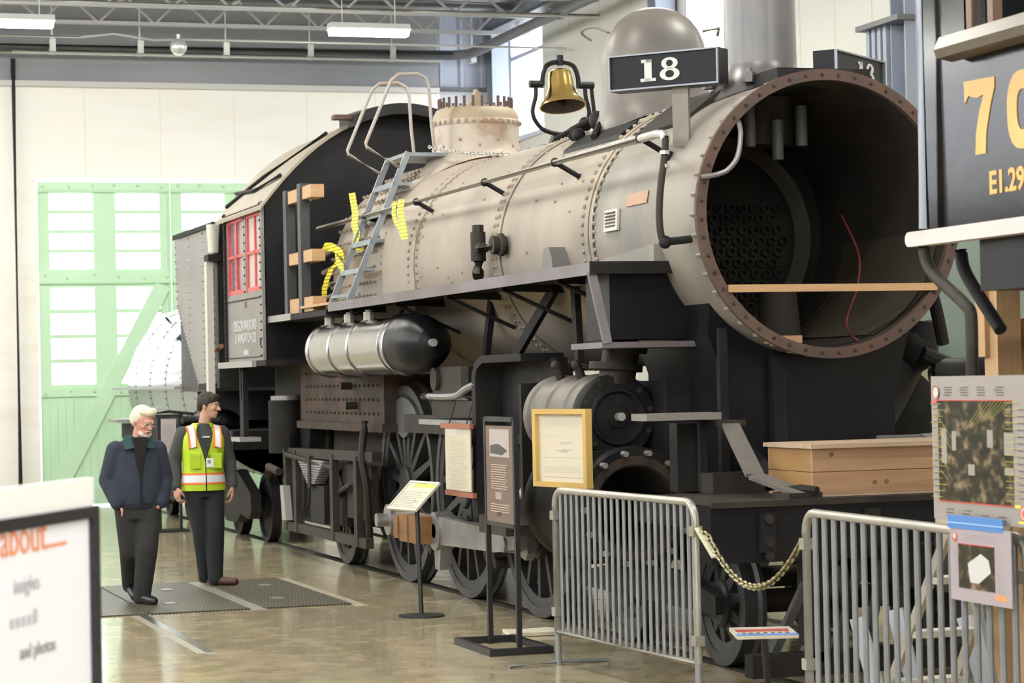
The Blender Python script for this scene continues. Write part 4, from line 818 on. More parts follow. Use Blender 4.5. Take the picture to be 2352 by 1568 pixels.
# --- lead truck and pilot
for y in (0.15, 1.9):
    for s in (-1, 1): add_wheel(y, 0.42, 0.80, 10, None, s, None)
    MB().cyl((-0.78, y, 0.42), (0.78, y, 0.42), 0.08, n=14).build('axle', M_iron2, loco)
for s in (-1, 1): MB().prism([(-0.2, 0.38), (2.3, 0.38), (2.3, 0.5), (1.5, 0.62), (0.5, 0.62), (-0.2, 0.5)], 'X', s*0.92, s*0.98).build('lead_truck_frame', M_iron, loco)
PB = -1.30
MB().box((-1.46, PB, 0.80), (1.46, PB+0.20, 1.145)).build('pilot_beam', M_black, loco, label='black front beam')
MB().box((-1.46, PB, 1.148), (1.46, -0.15, 1.17)).build('pilot_deck', M_iron2, loco)
MB().box((-1.46, PB-0.02, 1.135), (1.46, PB, 1.165)).build('deck_lip', M_iron2, loco)
MB().box((-1.46, PB+0.2, 1.0), (-1.38, -0.1, 1.14)).build('deck_side', M_iron, loco)
for x in (-1.1, -0.4, 0.4): MB().box((x-0.05, PB-0.03, 0.86), (x+0.05, PB, 1.10)).build('beam_strap', M_iron, loco)
for x, z in ((-1.1, 1.06), (-1.1, 0.92), (-1.1, 0.84)): MB().cyl((x, PB-0.03, z), (x, PB-0.06, z), 0.03, n=6).build('beam_bolt', M_iron2, loco)
# pilot below the beam: posts, rail guard, coupler pocket
MB().box((-0.85, PB+0.02, 0.18), (-0.68, PB+0.12, 0.80)).build('pilot_post', M_iron, loco); MB().box((-1.2, PB+0.02, 0.10), (1.2, PB+0.14, 0.24)).build('pilot_foot', M_iron, loco)
for k in range(11): MB().bar((-1.05+k*0.21, PB+0.05, 0.24), (-0.75+k*0.15, PB+0.05, 0.80), 0.05, 0.05, (0, 1, 0)).build('pilot_bar', M_wheel, loco)
MB().box((-0.22, PB-0.25, 0.62), (0.22, PB, 0.88)).build('coupler_pocket', M_iron, loco); MB().cyl((0, PB-0.3, 0.6), (0, PB-0.3, 0.92), 0.12, n=14).build('coupler', M_iron2, loco)
MB().tube(curvy([(-0.62, PB-0.02, 0.78), (-0.64, PB-0.10, 0.6), (-0.6, PB-0.12, 0.42), (-0.5, PB-0.12, 0.35)]), 0.04, 10).build('air_hose', M_black, loco)
MB().tube([(0.1, PB-0.06, 1.08), (0.6, PB-0.06, 1.09), (1.4, PB-0.06, 1.08)], 0.022, 8).build('uncoupling_rod', M_rod, loco)
for x in (0.15, 0.42): MB().cyl((x, PB-0.09, 1.08), (x, PB, 1.08), 0.05, n=10).build('rod_bracket', M_iron2, loco)
# front steps and slanting straps
MB().box((-1.42, -0.18, 1.645), (-0.90, 0.10, 1.690)).build('front_step', mat('worn_grey_step', (0.20, 0.185, 0.17), 0.45), loco, label='worn steel front step')
MB().box((-0.93, -0.16, 1.60), (-0.72, 0.15, 1.635)).build('step_bracket', M_iron2, loco)
m = MB(); m.bar((-0.82, -0.12, 1.62), (-0.97, -0.86, 1.30), 0.12, 0.025, (1, 0, 0)); m.bar((-0.97, -0.86, 1.30), (-0.80, -1.22, 1.19), 0.12, 0.025, (1, 0, 0)); m.build('slanting_strap', mat('dusty_grey_strap', (0.13, 0.12, 0.115), 0.5, c2=(0.18, 0.16, 0.14), scale=4), loco)
m = MB(); m.bar((0.62, -0.12, 1.50), (0.74, -0.86, 1.28), 0.12, 0.025, (1, 0, 0)); m.bar((0.74, -0.86, 1.28), (0.70, -1.2, 1.19), 0.12, 0.025, (1, 0, 0)); m.build('slanting_strap', MATS['dusty_grey_strap'], loco)
MB().box((0.35, -0.14, 1.47), (0.85, 0.1, 1.50)).build('front_step', MATS['worn_grey_step'], loco)
MB().box((-1.10, 0.10, 1.17), (-0.92, 0.24, 1.62)).build('step_post', M_iron, loco); MB().box((-1.02, -0.3, 1.17), (-0.72, -0.1, 1.30)).build('deck_block', M_iron2, loco)
MB().tube([(-0.93, -0.95, 1.235), (-0.80, -1.15, 1.225), (-0.74, -1.26, 1.215)], 0.028, 8).build('pin_bar', M_iron, loco); MB().box((-0.92, -1.25, 1.17), (-0.70, -1.0, 1.205)).build('pin_plate', M_iron2, loco)
for x in (-1.0,): MB().box((x, -0.05, 1.17), (x+0.05, 0.0, 1.645)).build('step_post', M_iron, loco)
# ================================================================== tender behind the cab
tnd = thing('tender', 'grey riveted tender with round tank coupled behind the locomotive cab', 'tender', (0, 17.5, 0))
TF, TB_ = 13.78, 16.5
for s in (-1, 1):
    side = [(TF, 1.9), (TF, 3.90), (TB_, 3.83), (16.38, 2.96), (14.9, 1.88)]
    o = MB().prism(side, 'X', s*1.5, s*1.47).build('bunker_side', M_tender, tnd)
    if s < 0:
        q = MB()
        for y in (TF+0.06, 14.55, 15.5): 
            for k in range(20):
                z = 1.96+k*0.097
                if y < 15 or z > 2.45: q.rivet((-1.5, y, z), (-1, 0, 0), 0.016, 0.018)
        for k in range(22):
            t_ = k/21; q.rivet((-1.5, 14.95+t_*1.36, 1.95+t_*1.0), (-1, 0, 0), 0.016, 0.018)
        for k in range(9): q.rivet((-1.5, 16.36+0.01*k, 2.98+k*0.095), (-1, 0, 0), 0.016, 0.018)
        q.build('rivets', M_tender, o, stuff=True)
        MB().box((-1.525, TF, 3.84), (-1.5, TB_, 3.90)).build('top_angle', M_iron, o)
        MB().box((-1.512, TF, 1.88), (-1.5, 14.92, 1.96)).build('bottom_angle', M_iron, o)
MB().box((-1.47, TF, 1.9), (1.47, TF+0.04, 3.88)).build('bunker_front', M_iron, tnd); MB().prism([(14.85, 1.86), (16.5, 1.86), (16.5, 3.0), (16.38, 2.98)], 'X', -1.44, 1.44).build('slope_shade_sheet', M_black, tnd); MB().box((-1.46, TB_-0.05, 2.9), (1.46, TB_, 3.83)).build('bunker_back', M_tender, tnd)  # slope sheet: black triangle standing in for the shadowed recess
ta = MB().lathe([(1.25, 16.45), (1.25, 22.2), (1.2, 22.3), (0.0, 22.32)], (0, 0, 1.95), 'Y', 72).build('water_tank', M_tank, tnd, label='glossy grey round water tank')
for y in (17.6, 18.9, 20.2, 21.5): MB().lathe([(1.25, -0.05), (1.254, -0.05), (1.254, 0.05), (1.25, 0.05)], (0, y, 1.95), 'Y', 72).build('tank_band', M_tank, ta)
q = MB()
for y in (16.7, 17.55, 17.65, 18.85, 18.95, 20.15, 20.25, 21.45, 21.55, 22.1):
    for k in range(42):
        a = PI*0.5+PI*k/42; c = Vector((math.cos(a), 0, math.sin(a))); q.rivet(Vector((0, y, 1.95))+c*1.252, c, 0.012, 0.010)
q.build('tank_rivets', M_tank, ta, stuff=True)
MB().box((-1.52, 16.6, 1.895), (-1.1, 22.0, 1.93)).build('tank_walkway', M_silver, tnd)
MB().tube([(-0.80, 16.6, 3.02), (-0.84, 19.5, 3.02), (-0.9, 21.3, 2.98)], 0.03, 8).build('tank_handrail', M_rail, tnd)
for y in (17.2, 19.2, 21.2): MB().cyl((-0.85, y, 3.0), (-0.76, y, 2.9), 0.018, n=8).build('handrail_stanchion', M_iron, tnd)
MB().tube([(-1.05, 17.4, 2.66), (-1.12, 18.2, 2.62), (-1.1, 18.6, 2.6)], 0.03, 8).build('grab_iron', M_iron, tnd)
MB().box((-1.3, 13.9, 1.15), (1.3, 22.6, 1.38)).build('underframe', M_iron, tnd)
MB().box((-1.52, 21.6, 1.40), (-0.8, 22.5, 1.45)).build('rear_step_board', M_silver, tnd)
MB().tube([(-1.20, 15.0, 1.50), (-1.20, 17.5, 1.46), (-1.20, 20.5, 1.42)], 0.05, 10).build('brake_pipe', M_iron, tnd)
MB().sphere((-1.0, 16.2, 1.42), 0.35, 18, 10, (0.8, 1.5, 0.6)).build('air_tank', M_black, tnd)
MB().box((-1.60, TF+0.02, 1.80), (-1.52, TF+0.16, 3.42)).build('cream_post', M_cream, tnd, label='cream upright post')
MB().cyl((-1.52, TF-0.02, 3.52), (-1.52, TF-0.02, 3.86), 0.06, 0.08, n=14).build('water_leg', M_cream, tnd); MB().box((-1.60, TF-0.12, 3.42), (-1.44, TF+0.16, 3.50)).build('post_cap', M_iron, tnd)
MB().tube([(-1.48, TF+0.02, 2.36), (-1.5, 13.48, 2.40)], 0.03, 8).build('safety_bar', M_oak, tnd)
for yb in (15.2, 20.4):
    for y in (yb-0.85, yb+0.85):
        for s in (-1, 1):
            q = MB().lathe([(0.0, s*0.84), (0.12, s*0.84), (0.14, s*0.80), (0.34, s*0.79), (0.36, s*0.82), (0.42, s*0.82), (0.42, s*0.70), (0.0, s*0.70)], (0, y, 0.42), 'X', 36).build('truck_wheel', M_iron, tnd)
    for s in (-1, 1): MB().prism([(yb-1.25, 0.40), (yb-1.1, 0.30), (yb-0.6, 0.34), (yb-0.3, 0.22), (yb+0.3, 0.22), (yb+0.6, 0.34), (yb+1.1, 0.30), (yb+1.25, 0.40), (yb+1.2, 0.62), (yb+0.5, 0.85), (yb-0.5, 0.85), (yb-1.2, 0.62)], 'X', s*0.95, s*1.08).build('truck_frame', M_iron, tnd)

# ================================================================== the other locomotive's cab, numbered 70.
XC = -1.45; C0, C1 = -4.06, -8.2
cab = thing('locomotive_cab', 'black locomotive cab with orange numerals 70 and pale sill over the posters', 'locomotive', (0, -6.0, 0))
q = MB(); q.box((XC, C1, 2.60), (XC+0.03, C0, 3.42)); q.box((XC, -4.50, 3.42), (XC+0.03, C0, 4.25)); q.box((XC, C1, 4.15), (XC+0.03, -4.50, 4.25))
sd2 = q.build('cab_side', mat('gloss_greenish_black_paint', (0.005, 0.0058, 0.005), 0.10, c2=(0.012, 0.008, 0.006), scale=2.2, rvar=0.12, bump=0.06, bscale=3, spec=0.3), cab)
MB().box((XC, C0-0.03, 2.60), (1.45, C0, 4.25)).build('cab_back', M_black, cab)
MB().box((XC+0.1, C1, 4.25), (1.45, C0, 4.32)).build('cab_ceiling', M_black, cab); MB().box((1.42, C1, 2.6), (1.45, C0, 4.25)).build('cab_far_side', M_black, cab)
q = MB(); n = 16; rr = 0.05
MB().prism([(C1, 2.540), (C0+0.06, 2.540)]+arc(C0+0.06, 2.576, 0.036, -PI/2, PI/2, 10)[1:-1]+[(C0+0.06, 2.612), (C1, 2.612)], 'X', XC-0.06, XC+0.02).build('sill_strip', mat('pale_pink_white_sill', (0.60, 0.545, 0.535), 0.45), cab)
# padded armrest under the window
a_ = MB(); sec = [(XC-0.13, 3.40), (XC-0.15, 3.44), (XC-0.12, 3.50), (XC-0.02, 3.53), (XC+0.02, 3.53), (XC+0.02, 3.41), (XC-0.05, 3.385)]
a_.prism(sec, 'Y', -7.6, -4.47); a_.build('armrest', mat('dull_bronze_armrest', (0.115, 0.095, 0.075), 0.35, c2=(0.15, 0.13, 0.10), scale=4), cab)
for y in (-4.52, -4.72): MB().box((XC+0.0, y-0.05, 3.5), (XC+0.05, y+0.0, 4.18)).build('window_post', mat('brown_window_wood', (0.16, 0.09, 0.055), 0.45), cab)
MB().box((XC+0.01, -4.68, 3.5), (XC+0.016, -4.52, 4.18)).build('wing_glass', glass('wing_glass', (0.75, 0.8, 0.8), 0.3), cab)
# numerals and class lettering
def flat(name, pts, par, m_, x=XC, t=0.004): return MB().prism(pts, 'X', x-t, x).build(name, m_, par)
M_num = mat('orange_yellow_numeral_paint', (0.74, 0.39, 0.09), 0.4)
def P7(u, v): return (-4.489-u, 2.935+v)      # u along the cab towards the camera, v up
flat('numeral', [P7(*q) for q in ((0.0, 0.355), (0.285, 0.345), (0.285, 0.30), (0.24, 0.21), (0.20, 0.10), (0.19, 0.0), (0.095, 0.0), (0.105, 0.10), (0.14, 0.20), (0.185, 0.275), (0.12, 0.265), (0.075, 0.275), (0.04, 0.285), (0.005, 0.25))], sd2, M_num)
def ring_num(u0, u1, v0, v1, t):
    n = 32; cu, cv = (u0+u1)/2, (v0+v1)/2; ru, rv = (u1-u0)/2, (v1-v0)/2; q = MB(); vs = []
    def sup(a, r): c = math.cos(a); return r*math.copysign(abs(c)**0.8, c)
    for x in (XC, XC-0.004):
        for k in (0, t): vs += [(x, *P7(cu+sup(2*PI*i/n, ru-k), cv+sup(2*PI*i/n-PI/2, rv-k))) for i in range(n)]
    fs = []
    for i in range(n):
        j = (i+1) % n; fs += [(2*n+i, 3*n+i, 3*n+j, 2*n+j), (i, 2*n+i, 2*n+j, j), (n+i, n+j, 3*n+j, 3*n+i)]
    q.add(vs, fs); q.build('numeral', M_num, sd2)
ring_num(0.395, 0.67, -0.01, 0.345, 0.085)
text('class_lettering', 'E1.29', 0.145, M_num, (XC-0.001, -4.70, 2.745), (0, -1, 0), (0, 0, 1), sd2, sx=1.0, bold=0.004)
# grab pole and hanging pipes
MB().tube([(XC-0.05, C0-0.09, 4.4), (XC-0.05, C0-0.09, 2.62)], 0.026, 12).build('grab_pole', M_steelbeam, cab, label='tall blue-grey grab pole')
MB().tube(curvy([(XC, -4.05, 2.54), (XC, -4.07, 2.47), (XC, -4.14, 2.40), (XC, -4.48, 2.22), (XC, -4.50, 2.17), (XC, -4.50, 1.75), (XC+0.05, -4.52, 0.9)]), 0.030, 12).build('drain_pipe', M_iron2, cab)
MB().tube(curvy([(XC+0.2, -4.05, 2.52), (XC+0.2, -4.07, 2.44), (XC+0.2, -4.14, 2.36), (XC+0.2, -4.42, 2.12)]), 0.032, 12).build('drain_pipe', M_iron, cab)
MB().box((XC+0.02, C1, 2.3), (1.45, C0-0.5, 2.60)).build('cab_floor', M_black, cab)
MB().prism([(-4.78, 2.45), (-4.70, 2.35), (-4.70, 1.2), (-5.2, 0.9), (-8.2, 0.9), (-8.2, 2.52), (-4.9, 2.50)], 'X', -1.2, 1.2).build('firebox_end', M_iron, cab)
q = MB(); q.tube([(-1.25, -4.72, 1.8), (-1.25, -4.72, 2.32), (-1.25, -4.78, 2.42), (-1.25, -4.95, 2.455), (-1.25, -6.5, 2.47)], 0.03, 10); q.build('firebox_rim', M_iron2, cab)
# timber props under the cab
pr = thing('timber_prop', 'pale timber post under the black cab next to the poster', 'post', (-0.61, -3.31, 0))
MB().box((-0.68, -3.38, 0.0), (-0.54, -3.24, 2.36)).build('post', M_pinez, pr); MB().box((-0.71, -3.30, 2.0), (-0.68, -3.20, 2.36)).build('cleat', M_pinez, pr)
MB().bar((-0.50, -3.30, 2.2), (-0.20, -3.30, 0.4), 0.1, 0.05).build('knee', M_postbr, pr)
pr = thing('timber_prop', 'brown timber post behind the poster barrier reaching the floor', 'post', (-1.2, -4.6, 0))
MB().box((-1.28, -4.62, 0.0), (-1.20, -4.54, 1.25)).build('post', M_pinez, pr); MB().box((-1.20, -4.70, 0.0), (-1.12, -4.58, 1.25)).build('post', M_postbr, pr)
# ================================================================== timber and loose things on the locomotive
tag(MB().box((-0.755, -0.02, 2.475), (0.775, 0.025, 2.525)).build('wooden_plank', M_pine), 'pale wooden plank laid across the open smokebox', 'plank')
tag(MB().box((-0.42, 0.06, 2.135), (-0.20, 0.20, 2.185)).build('wooden_block', M_crate), 'short reddish wooden block inside the bottom of the smokebox', 'wood block')
# crate on the pilot deck
cr = thing('wooden_crate', 'long lidded wooden crate on the front deck below the smokebox', 'crate', (0.1, -0.85, 1.17))
x0, x1, y0, y1 = -0.72, 1.05, -1.16, -0.50
MB().box((x0-0.02, y0-0.03, 1.468), (x1+0.02, y1+0.03, 1.495)).build('lid', M_cratelid, cr)
for z0, z1 in ((1.185, 1.322), (1.326, 1.466)):
    MB().box((x0, y0, z0), (x1, y0+0.03, z1)).build('board', M_crate, cr); MB().box((x0, y1-0.03, z0), (x1, y1, z1)).build('board', M_crate, cr)
    MB().box((x0, y0+0.031, z0), (x0+0.03, y1-0.031, z1)).build('board', M_crateside, cr); MB().box((x1-0.03, y0+0.031, z0), (x1, y1-0.031, z1)).build('board', M_crateside, cr)
MB().box((x0, y0, 1.172), (x1, y1, 1.184)).build('base_board', M_cratelid, cr)
for u, z in ((0.13, 1.43), (0.42, 1.25), (0.5, 1.252)): MB().cyl((x0+u, y0, z), (x0+u, y0-0.001, z), 0.016, n=12).build('knot', M_oak, cr)
# card stuck on the boiler
a = PI-0.20; c = Vector((math.cos(a), 0, math.sin(a))); q = MB(); quadpanel(q, Vector((0, 1.16, ZC))+c*0.951, (0, -1, 0), (c.z, 0, -c.x), -0.20, -0.045, 0.20, 0.045, 0.004)
tag(q.build('paper_card', mat('salmon_card', (0.42, 0.25, 0.17), 0.6)), 'small salmon card stuck on the smokebox side', 'card')
# jig of steel uprights with timber blocks in front of the cab
jg = thing('timber_braced_jig', 'two grey steel uprights with pale timber blocks in front of the cab', 'frame', (-1.35, 9.9, 2.66))
for y in (10.22, 9.55): MB().box((-1.42, y, 2.66), (-1.32, y+0.14, 3.98 if y > 10 else 4.0)).build('upright', mat('grey_channel_steel', (0.040, 0.041, 0.046), 0.45), jg)
for z0, z1 in ((2.67, 2.82), (3.18, 3.30), (3.83, 3.96)):
    MB().box((-1.40, 9.70, z0), (-1.26, 10.20, z1)).build('timber_block', M_pine, jg); MB().box((-1.40, 9.15, z0), (-1.26, 9.53, z1)).build('timber_block', M_pine, jg)
tag(MB().box((-1.43, 8.3, 2.705), (-1.20, 9.6, 2.73)).build('wooden_batten', M_pine), 'thin pale batten lying on the running board near the cab', 'plank')
# platform ladder standing on the running board
ld = thing('platform_ladder', 'blue-grey platform ladder with hooped rails standing on the running board', 'ladder', (-1.0, 8.1, 2.70))
Ya, Yb = 8.42, 7.70
def st(z): return -1.25+(z-3.03)*0.43
for y in (Ya, Yb):
    MB().bar((st(2.71), y, 2.71), (st(4.15), y, 4.15), 0.055, 0.03, (1, 0, 0.1)).build('stile', M_lad, ld)
    MB().bar((st(4.12)+0.42, y, 4.12), (st(4.12)+0.47, y, 3.55), 0.045, 0.03, (1, 0, 0)).build('rear_leg', M_lad, ld)
    x = st(4.0)
    MB().tube([(-0.86, y, 4.00), (-1.18, y, 4.19), (-1.19, y, 4.23), (-0.96, y, 4.76), (-0.92, y, 4.84), (-0.85, y, 4.90), (-0.66, y, 4.91), (-0.58, y, 4.87), (-0.545, y, 4.78), (-0.53, y, 4.45), (-0.50, y, 4.15)], 0.017, 8).build('hoop_rail', M_ladb, ld)
    MB().bar((st(3.6)-0.02, y, 3.6), (-0.86, y, 4.0), 0.02, 0.02).build('brace', M_lad, ld)
for z in (3.03, 3.305, 3.575, 3.855):
    m = MB().box((st(z)-0.03, Yb-0.02, z-0.03), (st(z)+0.12, Ya+0.02, z)); m.box((st(z)-0.035, Yb-0.02, z-0.045), (st(z)-0.025, Ya+0.02, z+0.005)); m.build('tread', M_lad, ld)
MB().box((st(4.14)-0.03, Yb-0.02, 4.11), (st(4.14)+0.45, Ya+0.02, 4.145)).build('platform', M_lad, ld)
MB().bar((st(2.75), Ya, 2.78), (st(2.95), Yb, 2.78), 0.03, 0.03).build('foot_brace', M_lad, ld)
def chain(name, pts, lab, m_, r=0.006, L_=0.034, par=None, cat='chain'):
    t = thing(name, lab, cat, pts[0]) if par is None else par
    lk = MB().tube([(0.5*L_*1.0*math.cos(a)+0.0, 0.30*L_*math.sin(a), 0) for a in [2*PI*i/10 for i in range(10)]], r, 5, closed=True).mesh('chain_link', m_)
    P = [Vector(p) for p in pts]; seg = []; acc = 0; step = L_*0.78; k = 0
    for a, b in zip(P[:-1], P[1:]):
        d = b-a; l = d.length; s = -acc if acc else 0
        while s <= l:
            if s >= 0:
                o = put('chain_link', lk, t); x = d.normalized(); z = Vector((0, 0, 1)) if k % 2 else x.cross(Vector((0, 0, 1))).normalized(); y = z.cross(x).normalized(); z = x.cross(y)
                p = a+x*s-(t.location if t.type == 'EMPTY' else Vector()); o.matrix_parent_inverse = Matrix(); o.matrix_basis = Matrix(((x.x, y.x, z.x, p.x), (x.y, y.y, z.y, p.y), (x.z, y.z, z.z, p.z), (0, 0, 0, 1))); k += 1
            s += step
        acc = l-(s-step); acc = -(step-acc) if False else acc; acc = max(0, acc); acc = acc if acc < step else 0; acc = 0
    return t
def sag(p0, p1, dip, n=18):
    p0 = Vector(p0); p1 = Vector(p1); return [p0.lerp(p1, i/n)-Vector((0, 0, dip*(1-(2*i/n-1)**2))) for i in range(n+1)]
chain('ladder_chain', sag((-0.55, 7.70, 4.20), (-0.20, 6.4, 4.02), 0.03, 10), 'thin pale safety chain strung from the platform ladder over the boiler', M_rail, 0.006, 0.05)
# caution tape
M_tape = bpy.data.materials.new('yellow_black_caution_tape'); M_tape.use_nodes = True
def _tape():
    N = M_tape.node_tree.nodes; L = M_tape.node_tree.links; b = N['Principled BSDF']; b.inputs['Roughness'].default_value = 0.4
    tc = N.new('ShaderNodeTexCoord'); wv = N.new('ShaderNodeTexWave'); wv.bands_direction = 'Z'; wv.inputs['Scale'].default_value = 9.0
    L.new(tc.outputs['Object'], wv.inputs[0]); g = N.new('ShaderNodeMath'); g.operation = 'GREATER_THAN'; g.inputs[1].default_value = 0.93; L.new(wv.outputs['Fac'], g.inputs[0])
    mx = N.new('ShaderNodeMix'); mx.data_type = 'RGBA'; mx.inputs['A'].default_value = (0.80, 0.72, 0.03, 1); mx.inputs['B'].default_value = (0.03, 0.03, 0.01, 1); L.new(g.outputs[0], mx.inputs['Factor']); L.new(mx.outputs['Result'], b.inputs['Base Color'])
_tape()
def ribbon(pts, wdt, side, lab):
    q = MB(); P = [Vector(p) for p in pts]; s = Vector(side).normalized(); vs = []
    for i, p in enumerate(P):
        d = (P[min(i+1, len(P)-1)]-P[max(i-1, 0)]).normalized(); nn = d.cross(s).normalized()
        vs.append([p+s*wdt/2+nn*0.0015, p-s*wdt/2+nn*0.0015, p-s*wdt/2-nn*0.0015, p+s*wdt/2-nn*0.0015])
    q.loft(vs); return tag(q.build('caution_tape', M_tape), lab, 'tape', 'caution tape tied to the ladder and boiler')
SD = (0.25, -0.97, 0)
ribbon([(-1.12, 8.55, 3.82), (-1.11, 8.52, 3.70), (-1.10, 8.50, 3.60), (-1.12, 8.48, 3.50), (-1.10, 8.45, 3.40), (-1.14, 8.40, 3.30), (-1.13, 8.2, 3.22)], 0.13, SD, 'strip of yellow caution tape rising above the handrail beside the ladder')
ribbon([(-1.09, 7.05, 3.62), (-1.12, 7.0, 3.50), (-1.12, 6.9, 3.40), (-1.11, 6.80, 3.34), (-1.10, 6.75, 3.25)], 0.07, SD, 'strip of yellow caution tape hanging off the handrail end')
ribbon([(-1.09, 6.82, 3.62), (-1.13, 6.72, 3.50), (-1.12, 6.66, 3.34), (-1.12, 6.62, 3.24)], 0.12, SD, 'wider strip of yellow caution tape dangling under the handrail')
ribbon([(-1.20, 9.62, 3.24), (-1.22, 9.3, 3.33), (-1.24, 8.9, 3.30), (-1.22, 8.6, 3.22), (-1.24, 8.45, 3.16)], 0.09, (0, 0.2, 1), 'yellow caution tape streamer flying level beside the bare firebox')
ribbon([(-1.22, 8.7, 3.16), (-1.25, 8.95, 3.08), (-1.25, 9.15, 2.98), (-1.24, 9.3, 2.88), (-1.22, 9.4, 2.80)], 0.11, SD, 'yellow caution tape loop trailing down to the running board')
ribbon([(-1.24, 8.8, 3.18), (-1.28, 8.5, 3.12), (-1.28, 8.3, 3.04)], 0.12, (0, 0.3, 1), 'short knotted end of yellow caution tape by a ladder tread')
# timber packing at the rod
pk = thing('timber_packing', 'stack of orange-brown timber packing wedged at the crank rod', 'wood block', (-1.25, 6.2, 0.4))
for k, (y, w_) in enumerate(((6.42, 0.14), (6.26, 0.15), (6.10, 0.15), (5.94, 0.15), (5.78, 0.15))): MB().box((-1.30+0.012*(k % 2), y, 0.515-0.02*(k > 0)), (-1.15, y+w_, 0.715+0.02*(k > 0))).build('packing_slat', M_oak, pk)
tag(MB().prism([(-1.5, 2.55), (-1.15, 2.50), (-1.0, 2.62), (-1.1, 2.85), (-1.3, 2.80), (-1.45, 2.88)], 'Z', 0.004, 0.03).build('cloth_rag', mat('dirty_white_cloth', (0.62, 0.57, 0.45), 0.9, bump=0.6, bscale=12)), 'dirty white rag dropped on the floor by the driving wheel', 'cloth')

# ================================================================== barriers
def barrier(name, Lb, Hb, gap, lab, loc, rz, wide=False):
    t = thing(name, lab, 'barrier', (0, 0, 0), 'galvanised crowd barriers')
    r = 0.024; c = 0.11; zb = 0.225
    pts = [(0, 0, zb)]+[(0, 0, Hb-c)]+[(c-c*math.cos(a), 0, Hb-c+c*math.sin(a)) for a in [PI/2*i/5 for i in range(1, 6)]]+[(Lb-c+c*math.sin(a), 0, Hb-c+c*math.cos(a)) for a in [PI/2*i/5 for i in range(0, 6)]]+[(Lb, 0, zb)]
    MB().tube(pts, r, 12).build('frame_tube', M_galvw, t)
    MB().tube([(0, 0, zb), (Lb, 0, zb)], r*0.9, 10).build('bottom_rail', M_galvw, t)
    n = int(round(Lb/gap))
    bm = MB().cyl((0, 0, zb), (0, 0, Hb-0.02), 0.0125 if not wide else 0.0165, n=8).mesh('upright_bar', M_galv)
    for k in range(1, n): put('upright_bar', bm, t, (Lb*k/n, 0, 0))
    for x in (0, Lb):
        MB().cyl((x, 0, 0.0), (x, 0, zb), 0.022, n=10).build('leg', M_galv, t)
        MB().tube([(x, -0.36, 0.012), (x, 0, 0.022), (x, 0.36, 0.012)], 0.012, 8).build('foot', M_galv, t)
        for z in (0.33, 0.98): MB().box((x-0.032, -0.03, z), (x+0.032, 0.03, z+0.06)).build('hook_sleeve', M_galvw, t)
    return place(t, loc, rz)
def bar_between(name, a, b, H, gap, lab, wide=False):
    a = Vector(a); b = Vector(b); d = b-a; return barrier(name, d.length, H, gap, lab, (a.x, a.y, 0), math.atan2(d.y, d.x), wide)
bar_between('crowd_barrier', (-1.735, 0.75), (-1.585, -1.36), 1.18, 0.0915, 'galvanised crowd barrier standing below the framed certificate')
bar_between('crowd_barrier', (-1.49, -2.70), (-1.56, -5.15), 1.18, 0.12, 'galvanised crowd barrier carrying the two posters', True)
ch = chain('barrier_chain', [(-1.58, -1.40, 1.02), (-1.56, -1.50, 0.98)]+sag((-1.56, -1.50, 0.98), (-1.50, -2.66, 1.02), 0.27, 20)[1:], 'brassy chain hanging in the gap between the two barriers', M_chain, 0.0085, 0.048)
q = MB().bar((-1.59, -1.40, 1.03), (-1.575, -1.62, 0.87), 0.035, 0.012, (1, 0, 0)); q.build('hook_strap', mat('pale_yellow_strap', (0.60, 0.58, 0.42), 0.4), ch)
# framed certificate standing on the barrier
A = Vector((-1.745, 1.10, 1.195)); B = Vector((-1.595, 0.425, 1.195)); X_ = (B-A).normalized(); Z_ = Vector((0, 0, 1)); Wc = (B-A).length; Hc = 0.53
fr = thing('framed_certificate', 'cream certificate in a yellow wooden frame on top of the barrier', 'picture frame', A)
def P_(mb, *a, t=0.002, off=0.0, o=A): return quadpanel(mb, o, X_, Z_, *a, t, off)
q = MB(); 
for a in ((0, 0, Wc, 0.035), (0, Hc-0.035, Wc, Hc), (0, 0.035, 0.04, Hc-0.035), (Wc-0.04, 0.035, Wc, Hc-0.035)): P_(q, *a, t=0.05, off=-0.02)
q.build('frame', M_maple, fr); q = MB(); P_(q, 0.04, 0.035, Wc-0.04, Hc-0.035, t=0.01, off=-0.01); q.build('certificate_sheet', M_paper, fr)
q = MB()
for a in ((0.08, 0.475, Wc-0.08, 0.478), (0.08, 0.065, Wc-0.08, 0.068), (0.085, 0.20, Wc-0.09, 0.2015), (0.1, 0.345, 0.30, 0.3465)): P_(q, *a, t=0.001, off=0.0)
for k in range(4): P_(q, 0.11+0.1*(k == 3), 0.415+0.014*k, Wc-0.12, 0.4165+0.014*k, t=0.001)
for k in range(4): P_(q, 0.11, 0.10+0.012*k, Wc-0.12, 0.1015+0.012*k, t=0.001)
for k, (u, v, w_) in enumerate(((0.30, 0.30, 0.16), (0.33, 0.29, 0.10), (0.26, 0.245, 0.14), (0.34, 0.25, 0.12), (0.32, 0.235, 0.1))): P_(q, u, v, u+w_, v+0.005, t=0.001)
q.build('certificate_print', M_inkg, fr, stuff=True)
